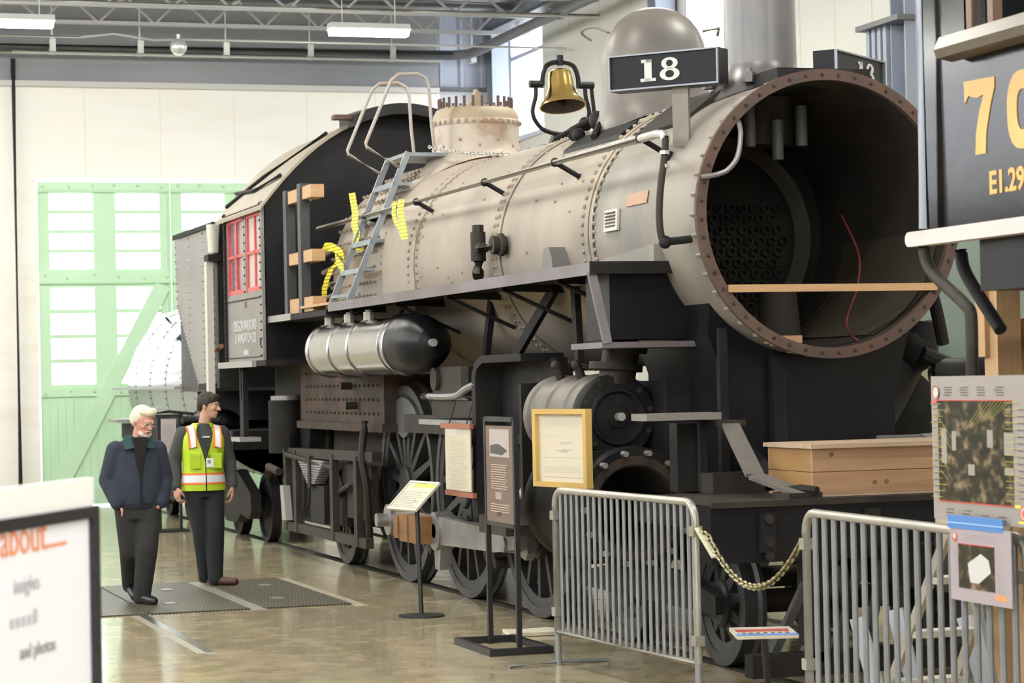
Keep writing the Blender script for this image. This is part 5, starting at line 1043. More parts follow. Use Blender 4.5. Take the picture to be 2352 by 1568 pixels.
# brown exhibit sign on a black stand
sg = thing('exhibit_sign_stand', 'tall brown exhibit panel in a black stand with square floor frame', 'sign', (-1.78, 1.9, 0))
q = MB()
for a, b in (((-2.01, 1.42, 0), (-1.97, 2.30, 0.05)), ((-1.58, 1.42, 0), (-1.54, 2.30, 0.05)), ((-1.97, 1.42, 0), (-1.58, 1.46, 0.05)), ((-1.97, 2.26, 0), (-1.58, 2.30, 0.05))): q.box(a, b)
q.build('base_frame', M_signblk, sg)
for y in (1.54, 2.22): MB().box((-1.77, y-0.018, 0.0), (-1.735, y+0.018, 1.66)).build('post', M_signblk, sg)
MB().box((-1.77, 1.54, 1.63), (-1.735, 2.22, 1.665)).build('top_rail', M_signblk, sg); MB().box((-1.77, 1.54, 0.875), (-1.735, 2.22, 0.905)).build('bottom_rail', M_signblk, sg)
pn = MB().box((-1.765, 1.56, 0.905), (-1.745, 2.20, 1.60)).build('panel', M_brown, sg)
def sq(name, y0, z0, y1, z1, m_, x=-1.766, t=0.0015): return MB().box((x-t, y0, z0), (x, y1, z1)).build(name, m_, pn)
sq('photograph', 1.64, 1.375, 2.10, 1.575, mat('grey_photo_sky', (0.42, 0.37, 0.35), 0.5))
MB().prism([(2.08, 1.40), (1.80, 1.39), (1.68, 1.425), (1.86, 1.465), (1.93, 1.47), (2.08, 1.455)], 'X', -1.7685, -1.7675).build('photograph_train', mat('grey_photo_dark', (0.07, 0.065, 0.065), 0.5), pn)
q = MB()
for k in range(11): q.box((-1.7672, 1.70+0.02*(k % 3), 1.315-0.017*k), (-1.766, 2.08, 1.320-0.017*k))
for k in range(4): q.box((-1.7672, 1.66, 1.03-0.017*k), (-1.766, 2.10, 1.035-0.017*k))
q.build('panel_text', M_inkw, pn, stuff=True); sq('emblem', 1.84, 1.07, 1.98, 1.12, mat('pale_emblem', (0.36, 0.30, 0.27), 0.5)); sq('emblem', 1.87, 0.95, 1.95, 0.98, M_ink)
# scroll sign hung against the valve gear
sc_ = thing('hanging_scroll_sign', 'cream paper sign between two terracotta battens hung by the wheels', 'sign', (-1.3, 4.45, 1.0))
MB().box((-1.31, 4.08, 1.02), (-1.30, 4.80, 1.54)).build('paper', M_paper, sc_); MB().box((-1.325, 4.04, 1.535), (-1.29, 4.88, 1.575)).build('batten', M_terra, sc_); MB().box((-1.325, 3.99, 0.975), (-1.29, 4.79, 1.015)).build('batten', M_terra, sc_)
q = MB()
for k in range(22): q.box((-1.3115, 4.14+random.uniform(0, .12), 1.05+0.018*k), (-1.31, 4.74-random.uniform(0, .12), 1.055+0.018*k))
q.build('sign_text', mat('brown_faded_print', (0.45, 0.40, 0.31), 0.7), sc_); MB().box((-1.314, 4.42, 1.47), (-1.31, 4.72, 1.555)).build('paper_tab', M_cream, sc_)
for y in (4.2, 4.7): MB().cyl((-1.30, y, 1.575), (-1.24, y, 1.75), 0.005, n=6).build('hanging_wire', M_iron, sc_)
# small slanted pedestal signs
def pedestal(base, corners, lab, name='pedestal_sign', m_face=M_whitebd, disc=True):
    t = thing(name, lab, 'sign', (base[0], base[1], 0)); a, b, c, d = [Vector(v) for v in corners]; x = (b-a); y = (d-a); Lx, Ly = x.length, y.length; x.normalize(); y = (y-x*y.dot(x)).normalized()
    cen = (a+c)/2
    if disc: MB().lathe([(0.0, 0.0), (0.19, 0.0), (0.19, 0.012), (0.03, 0.022), (0.0, 0.022)], (base[0], base[1], 0), 'Z', 32).build('base', M_signblk, t)
    else: MB().box((base[0]-0.14, base[1]-0.1, 0), (base[0]+0.14, base[1]+0.1, 0.02)).build('base', M_signblk, t)
    MB().cyl((base[0], base[1], 0.01), (cen.x, cen.y, cen.z-0.02), 0.02, n=12).build('pole', M_signblk, t)
    q = MB(); quadpanel(q, a, x, y, 0, 0, Lx, Ly, 0.012, -0.012); pl = q.build('panel', M_paper, t)
    q = MB(); f = 0.02
    for e in ((0, 0, Lx, f), (0, Ly-f, Lx, Ly), (0, f, f, Ly-f), (Lx-f, f, Lx, Ly-f)): quadpanel(q, a, x, y, *e, 0.008, 0.0)
    q.build('panel_frame', M_cream, t)
    return t, pl, a, x, y, Lx, Ly
t, pl, a, x, y, Lx, Ly = pedestal((-1.652, 4.433), ((-1.81, 4.87, 0.87), (-1.697, 4.38, 0.868), (-1.47, 4.23, 1.06), (-1.575, 4.76, 1.064)), 'small slanted text sign on a thin black pole with round base')
q = MB(); quadpanel(q, a, x, y, 0.13, Ly-0.065, Lx-0.03, Ly-0.025, 0.001, 0.001); q.build('yellow_heading', mat('yellow_heading', (0.85, 0.75, 0.08), 0.5), pl)
q = MB()
for k in range(10): quadpanel(q, a, x, y, 0.04, 0.035+0.019*k, Lx-0.06-0.05*(k % 3), 0.039+0.019*k, 0.001, 0.0005)
q.build('text_lines', M_inkg, pl, stuff=True)
t, pl, a, x, y, Lx, Ly = pedestal((-1.25, -1.62), ((-1.555, -1.88, 0.428), (-1.215, -1.98, 0.428), (-1.10, -1.60, 0.436), (-1.44, -1.50, 0.436)), 'small red white and blue sign on a low post in front of the locomotive', 'low_sign', disc=False)
q = MB(); quadpanel(q, a, x, y, 0.02, Ly*0.60, Lx-0.02, Ly*0.86, 0.001, 0.001); q.build('red_band', mat('red_sign_band', (0.55, 0.10, 0.09), 0.5), pl)
q = MB(); quadpanel(q, a, x, y, 0.0, 0.0, Lx, Ly*0.2, 0.001, 0.009); q.build('blue_band', mat('blue_sign_band', (0.16, 0.30, 0.70), 0.5), pl)
q = MB()
for k in range(7): quadpanel(q, a, x, y, 0.05+0.042*k, Ly*0.34, 0.07+0.042*k, Ly*0.5, 0.001, 0.001)
q.build('text_marks', M_oak, pl, stuff=True)
# ---------------------------------------------------------------- posters on the second barrier
def poster(name, xo, y0, y1, z0, z1, lab, mgrey, small):
    t = thing(name, lab, 'poster', (xo, (y0+y1)/2, z0)); n = 10; q = MB(); W_ = y0-y1
    rows = []
    for h in (0.0, 0.006):
        for zz in (z0, z1): rows.append([Vector((xo-h+0.012*max(0, 1-i/1.6)**2+(0.0 if i else 0.0), y0-W_*i/n, zz)) for i in range(n+1)])
    vs = [p for r in rows for p in r]; k = n+1; fs = []
    for i in range(n):
        fs += [(i, k+i, k+i+1, i+1), (2*k+i, 2*k+i+1, 3*k+i+1, 3*k+i), (i, i+1, 2*k+i+1, 2*k+i), (k+i, 3*k+i, 3*k+i+1, k+i+1)]
    fs += [(0, 2*k, 3*k, k), (n, k+n, 3*k+n, 2*k+n)]
    q.add(vs, fs); sh = q.build('sheet', mgrey, t)
    return t, sh, xo-0.006
M_post = mat('warm_grey_poster', (0.32, 0.29, 0.27), 0.4); M_post2 = mat('lilac_grey_poster', (0.39, 0.34, 0.375), 0.4)
def photo_mat(name, warm):
    m = bpy.data.materials.new(name); m.use_nodes = True; N = m.node_tree.nodes; L = m.node_tree.links; b = N['Principled BSDF']; b.inputs['Roughness'].default_value = 0.3
    tc = N.new('ShaderNodeTexCoord'); mp = N.new('ShaderNodeMapping'); mp.inputs['Scale'].default_value = (10, 10, 14); L.new(tc.outputs['Object'], mp.inputs[0])
    nz = N.new('ShaderNodeTexNoise'); nz.inputs['Scale'].default_value = 1.3; nz.inputs['Detail'].default_value = 3; L.new(mp.outputs[0], nz.inputs[0])
    cr = N.new('ShaderNodeValToRGB'); L.new(nz.outputs[0], cr.inputs[0]); e = cr.color_ramp.elements
    e[0].position = 0.40; e[0].color = (0.012, 0.013, 0.008, 1); e[1].position = 0.74; e[1].color = (0.26, 0.22, 0.16, 1)
    k = e.new(0.52); k.color = (0.032, 0.028, 0.014, 1); k = e.new(0.62); k.color = (0.20, 0.11, 0.06, 1) if warm else (0.14, 0.10, 0.06, 1)
    L.new(cr.outputs[0], b.inputs['Base Color']); return m
t, sh, xo = poster('photo_poster', -1.615, -4.385, -5.62, 1.235, 1.905, 'large grey poster with a dark annotated photograph above the barrier', M_post, False)
ph = MB().box((xo-0.002, -5.155, 1.325), (xo, -4.47, 1.79)).build('photograph', photo_mat('dark_cab_photograph', False), sh)
M_rr = mat('red_rule', (0.60, 0.05, 0.04), 0.5); MB().box((xo-0.003, -5.155, 1.79), (xo, -4.46, 1.794)).build('red_rule', M_rr, sh); MB().box((xo-0.003, -5.165, 1.32), (xo, -4.47, 1.325)).build('red_rule', M_rr, sh)
q = MB()
for (y, z, h, w_) in ((-4.50, 1.50, 0.16, 0.05), (-4.60, 1.56, 0.09, 0.04), (-4.93, 1.58, 0.08, 0.05), (-5.08, 1.55, 0.10, 0.09), (-4.75, 1.45, 0.05, 0.06), (-5.08, 1.46, 0.03, 0.08)): MB().box((xo-0.0025, y-w_, z), (xo, y, z+h)).build('gauge_patch', mat('pale_gauge_print', (0.30, 0.275, 0.25), 0.5), ph)
q = MB()
for k in range(16):
    yy, zz = -4.40-0.02*(k % 3), 1.34+0.029*k; q.box((xo-0.003, yy-0.10, zz), (xo, yy, zz+0.002)); q.box((xo-0.003, -5.21, zz+0.006), (xo, -5.09, zz+0.008))
for k in range(8):
    q.bar((xo-0.002, -4.74-0.035*k, 1.66+0.008*k), (xo-0.002, -4.90-0.035*k, 1.79), 0.0012, 0.0012)
    if k < 5: q.bar((xo-0.002, -4.60+0.01*k, 1.62-0.05*k), (xo-0.002, -4.48, 1.71-0.06*k), 0.0012, 0.0012)
q.build('leader_lines', mat('yellow_leader_line', (0.50, 0.47, 0.06), 0.5), sh, stuff=True)
q = MB()
for k in range(26):
    yy = -4.52-0.16*(k % 4)-0.02*random.random(); zz = 1.815+0.012*(k//4) if k < 16 else 1.255+0.015*((k-16)//4); q.box((xo-0.002, yy-0.07, zz), (xo, yy, zz+0.003))
for k in range(14): q.box((xo-0.002, -5.30, 1.36+0.03*k), (xo, -5.20, 1.363+0.03*k)); q.box((xo-0.002, -4.46, 1.36+0.03*k), (xo, -4.42, 1.363+0.03*k))
q.build('caption_text', M_ink, sh, stuff=True)
MB().cyl((xo+0.0, -4.455, 1.83), (xo-0.003, -4.455, 1.83), 0.024, n=20).build('badge', M_white, sh); MB().lathe([(0.024, 0.0), (0.031, -0.004)], (xo, -4.455, 1.83), 'X', 20).build('badge_ring', mat('red_badge', (0.62, 0.13, 0.10), 0.5), sh); MB().box((xo-0.003, -4.46, 1.775), (xo, -4.41, 1.79)).build('badge_strip', MATS['red_badge'], sh)
MB().cyl((xo, -5.24, 1.295), (xo-0.003, -5.24, 1.295), 0.034, n=24).build('round_logo', MATS['red_badge'], sh); MB().lathe([(0.018, -0.0035), (0.026, -0.0035)], (xo, -5.24, 1.295), 'X', 24).build('round_logo_ring', M_cream, sh); MB().box((xo-0.0025, -5.21, 1.318), (xo, -5.16, 1.33)).build('logo_bar', MATS['yellow_heading'], sh); MB().box((xo-0.0025, -5.27, 1.25), (xo, -5.19, 1.26)).build('logo_bar', MATS['yellow_heading'], sh)
t, sh, xo = poster('small_poster', -1.645, -4.59, -5.165, 0.875, 1.215, 'small lilac poster hanging below the large poster by blue tape', M_post2, True)
q = MB(); q.box((xo-0.003, -5.10, 1.205), (xo+0.004, -4.60, 1.265)); q.build('blue_tape', M_blue, t); MB().box((xo-0.005, -5.11, 1.228), (xo-0.003, -4.59, 1.233)).build('tape_fold', mat('pale_blue_tape', (0.35, 0.55, 0.85), 0.4), t)
ph = MB().box((xo-0.002, -5.02, 0.935), (xo, -4.69, 1.135)).build('photograph', photo_mat('warm_cab_photograph', True), sh)
MB().prism([(-4.78, 1.05), (-4.90, 1.10), (-4.97, 1.075), (-4.99, 1.02), (-4.88, 0.965), (-4.80, 0.965)], 'X', xo-0.0035, xo-0.001).build('white_card', M_white, ph)
q = MB(); q.box((xo-0.003, -5.02, 1.135), (xo, -4.69, 1.138)); q.build('red_rule', MATS['red_rule'], sh); MB().cyl((xo, -4.66, 1.165), (xo-0.003, -4.66, 1.165), 0.022, n=20).build('badge', MATS['red_badge'], sh); MB().cyl((xo-0.001, -4.66, 1.17), (xo-0.004, -4.66, 1.17), 0.013, n=16).build('badge_centre', M_white, sh)
q = MB()
for k in range(12): q.box((xo-0.0015, -5.10, 0.94+0.016*k), (xo, -5.04, 0.942+0.016*k)); q.box((xo-0.0015, -4.67, 0.94+0.016*k), (xo, -4.63, 0.942+0.016*k))
for k in range(3): q.box((xo-0.0015, -5.05, 1.155+0.012*k), (xo, -4.75, 1.157+0.012*k))
q.build('caption_text', M_inkg, sh, stuff=True); MB().box((xo-0.002, -5.12, 0.90), (xo, -5.02, 0.925)).build('logo_bar', M_orange, sh)
# ---------------------------------------------------------------- step ladder behind the second barrier
sl = thing('step_ladder', 'beige wooden step ladder behind the barrier next to the small poster', 'ladder', (-1.0, -3.4, 0))
for yy in (0.0, 0.42):
    MB().bar((-1.13, -3.02-yy*0.0+0.28, 0.0), (-1.10, -3.62+0.0, 1.16), 0.03, 0.06, (1, 0, 0)).build('stile', M_alu, sl) if yy == 0 else MB().bar((-0.72, -2.74, 0.0), (-0.76, -3.62, 1.16), 0.03, 0.06, (1, 0, 0)).build('stile', M_alu, sl)
for z in (0.25, 0.53, 0.83): yv = -2.74-0.76*z; MB().box((-1.12, yv-0.11, z), (-0.74, yv+0.02, z+0.035)).build('step', M_cream, sl)
MB().box((-1.16, -3.78, 1.14), (-0.70, -3.55, 1.18)).build('top_cap', M_alu, sl)
for x in (-1.10, -0.76): MB().bar((x, -3.70, 1.15), (x, -4.15, 0.0), 0.03, 0.05, (1, 0, 0)).build('rear_leg', mat('grey_ladder_leg', (0.40, 0.40, 0.40), 0.4, 0.3), sl)
for k, (x, y, h, lab) in enumerate(((-0.86, -2.95, 0.36, 'pale blue board leaning behind the step ladder nearest the chain'), (-0.66, -3.0, 0.40, 'pale blue board leaning in the middle behind the step ladder'), (-0.24, -3.0, 0.34, 'pale blue board leaning behind the step ladder under the timber post'))):
    b_ = MB(); b_.bar((x-0.30, y, 0.03), (x-0.40, y+0.12, h+0.25), 0.12, 0.015, (0.25, -0.97, 0)); tag(b_.build('leaning_board', mat('pale_blue_board', (0.46, 0.50, 0.60), 0.5)), lab, 'board', 'boards leaning behind the ladder')
tag(MB().box((-1.05, -1.92, 0.0), (-0.82, -1.70, 0.03), 0.01).build('paper_stack', mat('pinkish_paper', (0.50, 0.42, 0.40), 0.7)), 'small pile of pinkish paper on the floor behind the second barrier', 'paper')
# ---------------------------------------------------------------- big white sign in front, at the left of the picture
A = Vector((-6.082, -8.075, 1.622)); B = Vector((-6.38, -8.599, 1.622)); Xs = (A-B).normalized(); O = A-Xs*0.95; Zs = Vector((0, 0, 1)); Wd = 0.95
ws = thing('poster_board_stand', 'white board in a black frame close to the camera with orange heading', 'sign', (O.x, O.y, 0))
def W_(mb, u0, v0, u1, v1, t=0.02, off=0.0): return quadpanel(mb, Vector((O.x, O.y, 0)), Xs, Zs, u0, v0, u1, v1, t, off)
q = MB(); f = 0.045
for e in ((0, 1.59, Wd, 1.622), (0, 0.70, Wd, 0.74), (0, 0.74, f, 1.59), (Wd-f, 0.74, Wd, 1.59)): W_(q, *e, t=0.03, off=-0.01)
q.build('frame', M_signblk, ws); q = MB(); W_(q, f, 0.74, Wd-f, 1.59, t=0.012, off=-0.006); bd = q.build('board', M_whitebd, ws)
q = MB(); W_(q, -0.02, 1.622, Wd-0.02, 1.697, t=0.02, off=-0.008); q.build('header', mat('white_header_board', (0.86, 0.85, 0.84), 0.5), ws)
for u in (0.02, Wd-0.05): q = MB(); W_(q, u, 0.0, u+0.03, 0.70, t=0.03, off=-0.01); q.build('leg', M_signblk, ws)
q = MB(); W_(q, -0.02, 0.0, Wd+0.02, 0.03, t=0.36, off=-0.18); q.build('foot', M_signblk, ws)
nz_ = Xs.cross(Zs)
def wt(s, size, u, v, m_, nm='heading'): return text(nm, s, size, m_, Vector((O.x, O.y, v))+Xs*u, Xs, Zs, bd, depth=0.0008, off=0.0085, align='RIGHT')
wt('about', 0.125, 0.615, 1.530, M_orange); q = MB(); W_(q, 0.62, 1.532, 0.745, 1.540, t=0.001, off=0.0075); q.build('heading_rule', M_orange, bd)
M_lil = mat('faded_lilac_ink', (0.52, 0.50, 0.56), 0.7); wt('insights', 0.055, 0.565, 1.435, M_lil, 'line_text'); wt('and photos', 0.05, 0.66, 1.27, M_inkg, 'line_text')
q = MB()
for k in range(5): W_(q, 0.38+0.036*k, 1.350, 0.402+0.036*k, 1.374+0.012*(k == 4), t=0.001, off=0.0075)
q.build('line_text', M_lil, bd, stuff=True)
# far display stand by the tender
fs_ = thing('display_stand', 'pale panel on a black display stand behind the two men', 'sign', (-1.5, 17.2, 0))
MB().box((-1.72, 17.0, 0), (-1.28, 17.4, 0.03)).build('base', M_signblk, fs_)
for x in (-1.64, -1.36): MB().box((x-0.02, 17.18, 0), (x+0.02, 17.22, 1.55)).build('post', M_signblk, fs_)
MB().box((-1.68, 17.15, 1.52), (-1.32, 17.22, 1.56)).build('top_rail', M_signblk, fs_); pn = MB().box((-1.61, 17.16, 0.75), (-1.41, 17.19, 1.5)).build('panel', mat('pale_pinkish_panel', (0.52, 0.47, 0.46), 0.5), fs_)
q = MB()
for k in range(22): q.box((-1.59, 17.158, 0.8+0.029*k), (-1.44, 17.16, 0.81+0.029*k))
q.build('panel_text', M_inkg, pn, stuff=True)
MB().tube([(-1.9, 17.5, 1.54), (-1.5, 17.2, 1.60), (-1.2, 17.0, 1.56)], 0.02, 8).build('cross_tube', M_iron, fs_)
# ---------------------------------------------------------------- floor: rail strips and grating panels
def strip(name, x0, x1, y0, y1, z, m_, n): return struct(MB().box((x0, y0, -0.01), (x1, y1, z)).build(name, m_))
M_railtop = mat('polished_rail_head', (0.46, 0.46, 0.46), 0.25, 0.85); M_slot = mat('rubber_flangeway', (0.36, 0.33, 0.26), 0.4); M_edgec = mat('pale_concrete_edge', (0.45, 0.40, 0.29), 0.4)
n = 20
for xr, a, b in ((-3.74, 2.65, 5.74), (-0.72, YF, 23.0), (0.72, YF, 23.0)):
    strip('trim_%d' % n, xr-0.035, xr+0.035, a, b, 0.004, M_railtop if xr < -3 else M_iron2, n); n += 1
    strip('trim_%d' % n, xr-0.10, xr-0.035, a, b, 0.001, M_slot if xr < -3 else mat('dark_flangeway', (0.07, 0.06, 0.045), 0.7), n); n += 1
strip('trim_%d' % n, -1.90, -1.80, 5.60, 8.85, 0.003, M_edgec, n); n += 1
strip('trim_%d' % n, -2.80, -2.68, 5.72, 8.85, 0.003, mat('pale_steel_plate', (0.42, 0.42, 0.38), 0.35, 0.3), n); n += 1
M_grate = bpy.data.materials.new('dark_floor_grating'); M_grate.use_nodes = True
def _gr():
    N = M_grate.node_tree.nodes; L = M_grate.node_tree.links; b = N['Principled BSDF']; b.inputs['Roughness'].default_value = 0.5
    tc = N.new('ShaderNodeTexCoord'); mp = N.new('ShaderNodeMapping'); mp.inputs['Scale'].default_value = (32, 14, 1); L.new(tc.outputs['Object'], mp.inputs[0])
    br = N.new('ShaderNodeTexBrick'); br.inputs['Scale'].default_value = 1.0; br.inputs['Brick Width'].default_value = 1.0; br.inputs['Row Height'].default_value = 1.0; br.inputs['Mortar Size'].default_value = 0.16
    br.inputs['Color1'].default_value = (0.030, 0.027, 0.018, 1); br.inputs['Color2'].default_value = (0.040, 0.035, 0.022, 1); br.inputs['Mortar'].default_value = (0.135, 0.12, 0.085, 1)
    L.new(mp.outputs[0], br.inputs[0]); L.new(br.outputs[0], b.inputs['Base Color'])
_gr()
for (x0, x1, lab) in ((-2.66, -1.91, 'dark floor grating panel on the locomotive side of the rail strip'), (-3.66, -2.81, 'dark floor grating panel between the two polished rails under the men'), (-5.4, -3.68, 'dark floor grating panel beyond the outer rail beside the white board')):
    g = thing('floor_grating', lab, 'grating', ((x0+x1)/2, 7.3, 0), 'floor grating panels'); MB().box((x0, 5.76, 0.001), (x1, 8.80, 0.012)).build('grid', M_grate, g)
    for (u, v) in ((0.3, 0.25), (0.55, 0.72)): MB().box((x0+(x1-x0)*u, 5.76+3.0*v, 0.012), (x0+(x1-x0)*u+0.10, 5.76+3.0*v+0.16, 0.018)).build('lifting_tab', M_silver, g)
# ---------------------------------------------------------------- workshop corner seen beyond the locomotive
tag(MB().box((5.30, 6.0, 0.0), (5.60, 14.0, 3.5)).build('partition_screen', mat('sage_green_partition', (0.20, 0.26, 0.225), 0.6)), 'sage green partition along the wall seen beneath the smokebox', 'partition')
cb = thing('tool_cabinet', 'pale green tool cabinet seen beneath the smokebox ring', 'cabinet', (4.8, 10.8, 0)); MB().box((4.8, 10.95, 0.0), (5.25, 11.6, 2.32)).build('body', mat('pale_green_cabinet', (0.42, 0.50, 0.27), 0.5), cb); MB().box((4.77, 10.95, 2.32), (5.25, 11.6, 2.36)).build('top', MATS['pale_green_cabinet'], cb); MB().box((4.76, 11.0, 0.9), (4.8, 11.55, 1.9)).build('door', MATS['pale_green_cabinet'], cb)
yb_ = thing('yellow_tool_case', 'yellow tool case on the bench beneath the smokebox ring', 'case', (4.3, 10.5, 1.85)); MB().box((4.15, 10.3, 1.86), (4.6, 10.5, 2.06), 0.02).build('body', mat('yellow_case', (0.55, 0.40, 0.04), 0.45), yb_); MB().box((4.2, 10.28, 1.94), (4.5, 10.30, 2.0)).build('label_plate', M_cream, yb_)
bn = thing('workbench', 'dark workbench below the yellow tool case', 'bench', (4.4, 10.6, 0)); MB().box((3.9, 10.1, 1.80), (4.75, 10.9, 1.86)).build('top', M_postbr, bn)
for x, y in ((3.95, 10.15), (4.7, 10.15), (3.95, 10.85), (4.7, 10.85)): MB().box((x-0.03, y-0.03, 0), (x+0.03, y+0.03, 1.80)).build('leg', M_iron, bn)
MB().box((3.95, 10.2, 0.9), (4.7, 10.8, 0.95)).build('shelf', M_iron, bn)
fc = thing('filing_cabinet', 'low cream filing cabinet behind the dark pipe near the poster', 'cabinet', (5.0, 8.9, 0)); MB().box((4.85, 8.3, 0), (5.25, 9.45, 2.12)).build('body', mat('cream_cabinet', (0.55, 0.53, 0.36), 0.5), fc)
for k, y in enumerate((8.35, 8.72, 9.09)): MB().box((4.835, y, 1.6), (4.85, y+0.32, 2.02)).build('drawer', MATS['cream_cabinet'], fc)
tag(MB().box((4.9, 8.45, 2.125), (5.15, 8.95, 2.30)).build('teal_box', mat('teal_box', (0.02, 0.16, 0.16), 0.5)), 'teal box on top of the cream filing cabinet', 'box')
dr = thing('storage_drum', 'grimy green drum standing in front of the partition', 'drum', (5.1, 9.9, 0)); MB().lathe([(0.0, 0.0), (0.17, 0.0), (0.17, 2.28), (0.0, 2.28)], (5.1, 9.75, 0), 'Z', 24).build('body', mat('grimy_green_drum', (0.09, 0.10, 0.06), 0.6), dr); MB().lathe([(0.17, 2.27), (0.185, 2.28), (0.185, 2.31), (0.0, 2.31)], (5.1, 9.75, 0), 'Z', 24).build('lid', MATS['brown_timber'], dr)
# ================================================================== people
def cap(mb, p0, p1, r0, r1, n=14, sy=1.0):
    p0 = Vector(p0); p1 = Vector(p1); x, y, d = frame_of(p1-p0) if (p1-p0).length > 1e-6 else frame_of((0, 0, 1)); rings = []
    for k in range(5):
        a = -PI/2+PI/2*k/4.0; a = max(a, -PI/2+0.12); rings.append([p0+d*(r0*math.sin(a))+(x*math.cos(2*PI*i/n)+y*sy*math.sin(2*PI*i/n))*(r0*math.cos(a)) for i in range(n)])
    for k in range(5):
        a = PI/2*k/4.0; a = min(a, PI/2-0.12); rings.append([p1+d*(r1*math.sin(a))+(x*math.cos(2*PI*i/n)+y*sy*math.sin(2*PI*i/n))*(r1*math.cos(a)) for i in range(n)])
    return mb.loft(rings)
def chainc(mb, pts, rs, n=12):
    for i in range(len(pts)-1): cap(mb, pts[i], pts[i+1], rs[i], rs[i+1], n)
def ell(mb, secs, n=24):
    """stack of ellipses: (cx, cy, z, rx, ry)"""
    rings = [[Vector((cx+rx*math.cos(2*PI*i/n), cy+ry*math.sin(2*PI*i/n), z)) for i in range(n)] for cx, cy, z, rx, ry in secs]
    return mb.loft(rings)
def remesh(o, vox, smooth=6):
    r = o.modifiers.new('remesh', 'REMESH'); r.mode = 'VOXEL'; r.voxel_size = vox; r.use_smooth_shade = True
    if smooth: s = o.modifiers.new('smooth', 'SMOOTH'); s.iterations = smooth; s.factor = 0.5
    return o
def hand(mb, w, d, thumb, curl=0.6, s=1.0, palm=None):
    """hand hanging from wrist w along d; thumb = direction of the thumb side; palm = direction the palm faces"""
    w = Vector(w); d = Vector(d).normalized(); t = Vector(thumb); t = (t-d*t.dot(d)).normalized(); p = Vector(palm) if palm else d.cross(t); p = (p-d*p.dot(d)-t*p.dot(t)).normalized()
    for k in range(4):
        u = (k-1.5)*0.021*s; cap(mb, w+d*0.01*s-t*u*0.6, w+d*0.085*s-t*u, 0.018*s, 0.0145*s, 10)
    Ls = (0.040, 0.045, 0.042, 0.032)
    for k in range(4):
        u = (k-1.5)*0.0215*s; a = w+d*0.088*s-t*u; l = Ls[k]*s; r = (0.0095-0.0006*(k == 3))*s
        d1 = (d*math.cos(curl*0.5)+p*math.sin(curl*0.5)); d2 = (d*math.cos(curl*1.4)+p*math.sin(curl*1.4)); d3 = (d*math.cos(curl*2.2)+p*math.sin(curl*2.2))
        b = a+d1*l; c = b+d2*l*0.72; e = c+d3*l*0.5; chainc(mb, [a, b, c, e], [r*1.1, r, r*0.93, r*0.8], 8)
    a = w+d*0.022*s+t*0.022*s; b = a+(d*0.6+t*0.62+p*0.3).normalized()*0.042*s; c = b+(d*0.85+t*0.05+p*0.5).normalized()*0.032*s; e = c+(d*0.8-t*0.15+p*0.5).normalized()*0.022*s
    chainc(mb, [a, b, c, e], [0.017*s, 0.0135*s, 0.011*s, 0.009*s], 8)
class Head:
    """head frame: origin at head centre, forward f, right-hand side x (viewer's right when facing viewer), up u"""
    def __init__(s, c, yaw, pitch, sc_=1.0):
        s.c = Vector(c); R = Matrix.Rotation(yaw, 3, 'Z') @ Matrix.Rotation(pitch, 3, 'X'); s.R = R; s.k = sc_
    def p(s, x, y, z): return s.c+s.R @ Vector((x, y, z))*s.k
    def blob(s, mb, c, r, n=16, m=10):
        q = MB(); q.sphere((0, 0, 0), 1.0, n, m); return mb.add([s.p(c[0]+v[0]*r[0], c[1]+v[1]*r[1], c[2]+v[2]*r[2]) for v in q.v], q.f)
    def build(s, mb, beard=False):
        b = s.blob
        b(mb, (0, 0.012, 0.035), (0.074, 0.094, 0.083)); b(mb, (0, -0.008, -0.012), (0.066, 0.080, 0.075)); b(mb, (0, -0.035, -0.062), (0.050, 0.052, 0.050)); b(mb, (0, -0.058, -0.088), (0.026, 0.026, 0.022))
        b(mb, (0, -0.082, 0.030), (0.050, 0.014, 0.014)); cap(mb, s.p(0, -0.086, 0.016), s.p(0, -0.108, -0.022), 0.009*s.k, 0.014*s.k, 10); b(mb, (0.012, -0.098, -0.026), (0.009, 0.010, 0.008)); b(mb, (-0.012, -0.098, -0.026), (0.009, 0.010, 0.008))
        b(mb, (0.040, -0.064, -0.018), (0.020, 0.016, 0.018)); b(mb, (-0.040, -0.064, -0.018), (0.020, 0.016, 0.018)); b(mb, (0, -0.084, -0.056), (0.022, 0.010, 0.009))
        for q in (-1, 1): b(mb, (q*0.076, 0.014, -0.004), (0.009, 0.020, 0.031)); b(mb, (q*0.082, 0.020, 0.006), (0.006, 0.014, 0.018))
    def face(s, par, skin_lip, brow):
        for k in (-1, 1):
            q = MB(); s.blob(q, (k*0.031, -0.079, 0.010), (0.0125, 0.007, 0.0065), 10, 7); e = q.build('eye', mat('eye_white', (0.62, 0.58, 0.55), 0.3), par)
            q = MB(); s.blob(q, (k*0.031, -0.085, 0.009), (0.0055, 0.003, 0.0055), 8, 6); q.build('pupil', M_ink, e)
            q = MB(); cap(q, s.p(k*0.016, -0.092, 0.030), s.p(k*0.048, -0.080, 0.030), 0.0055*s.k, 0.004*s.k, 8); q.build('eyebrow', brow, par)
        q = MB(); cap(q, s.p(-0.020, -0.088, -0.057), s.p(0.020, -0.088, -0.057), 0.0048*s.k, 0.0048*s.k, 8); q.build('lips', skin_lip, par)
M_lip = mat('pink_lip', (0.42, 0.15, 0.13), 0.5)

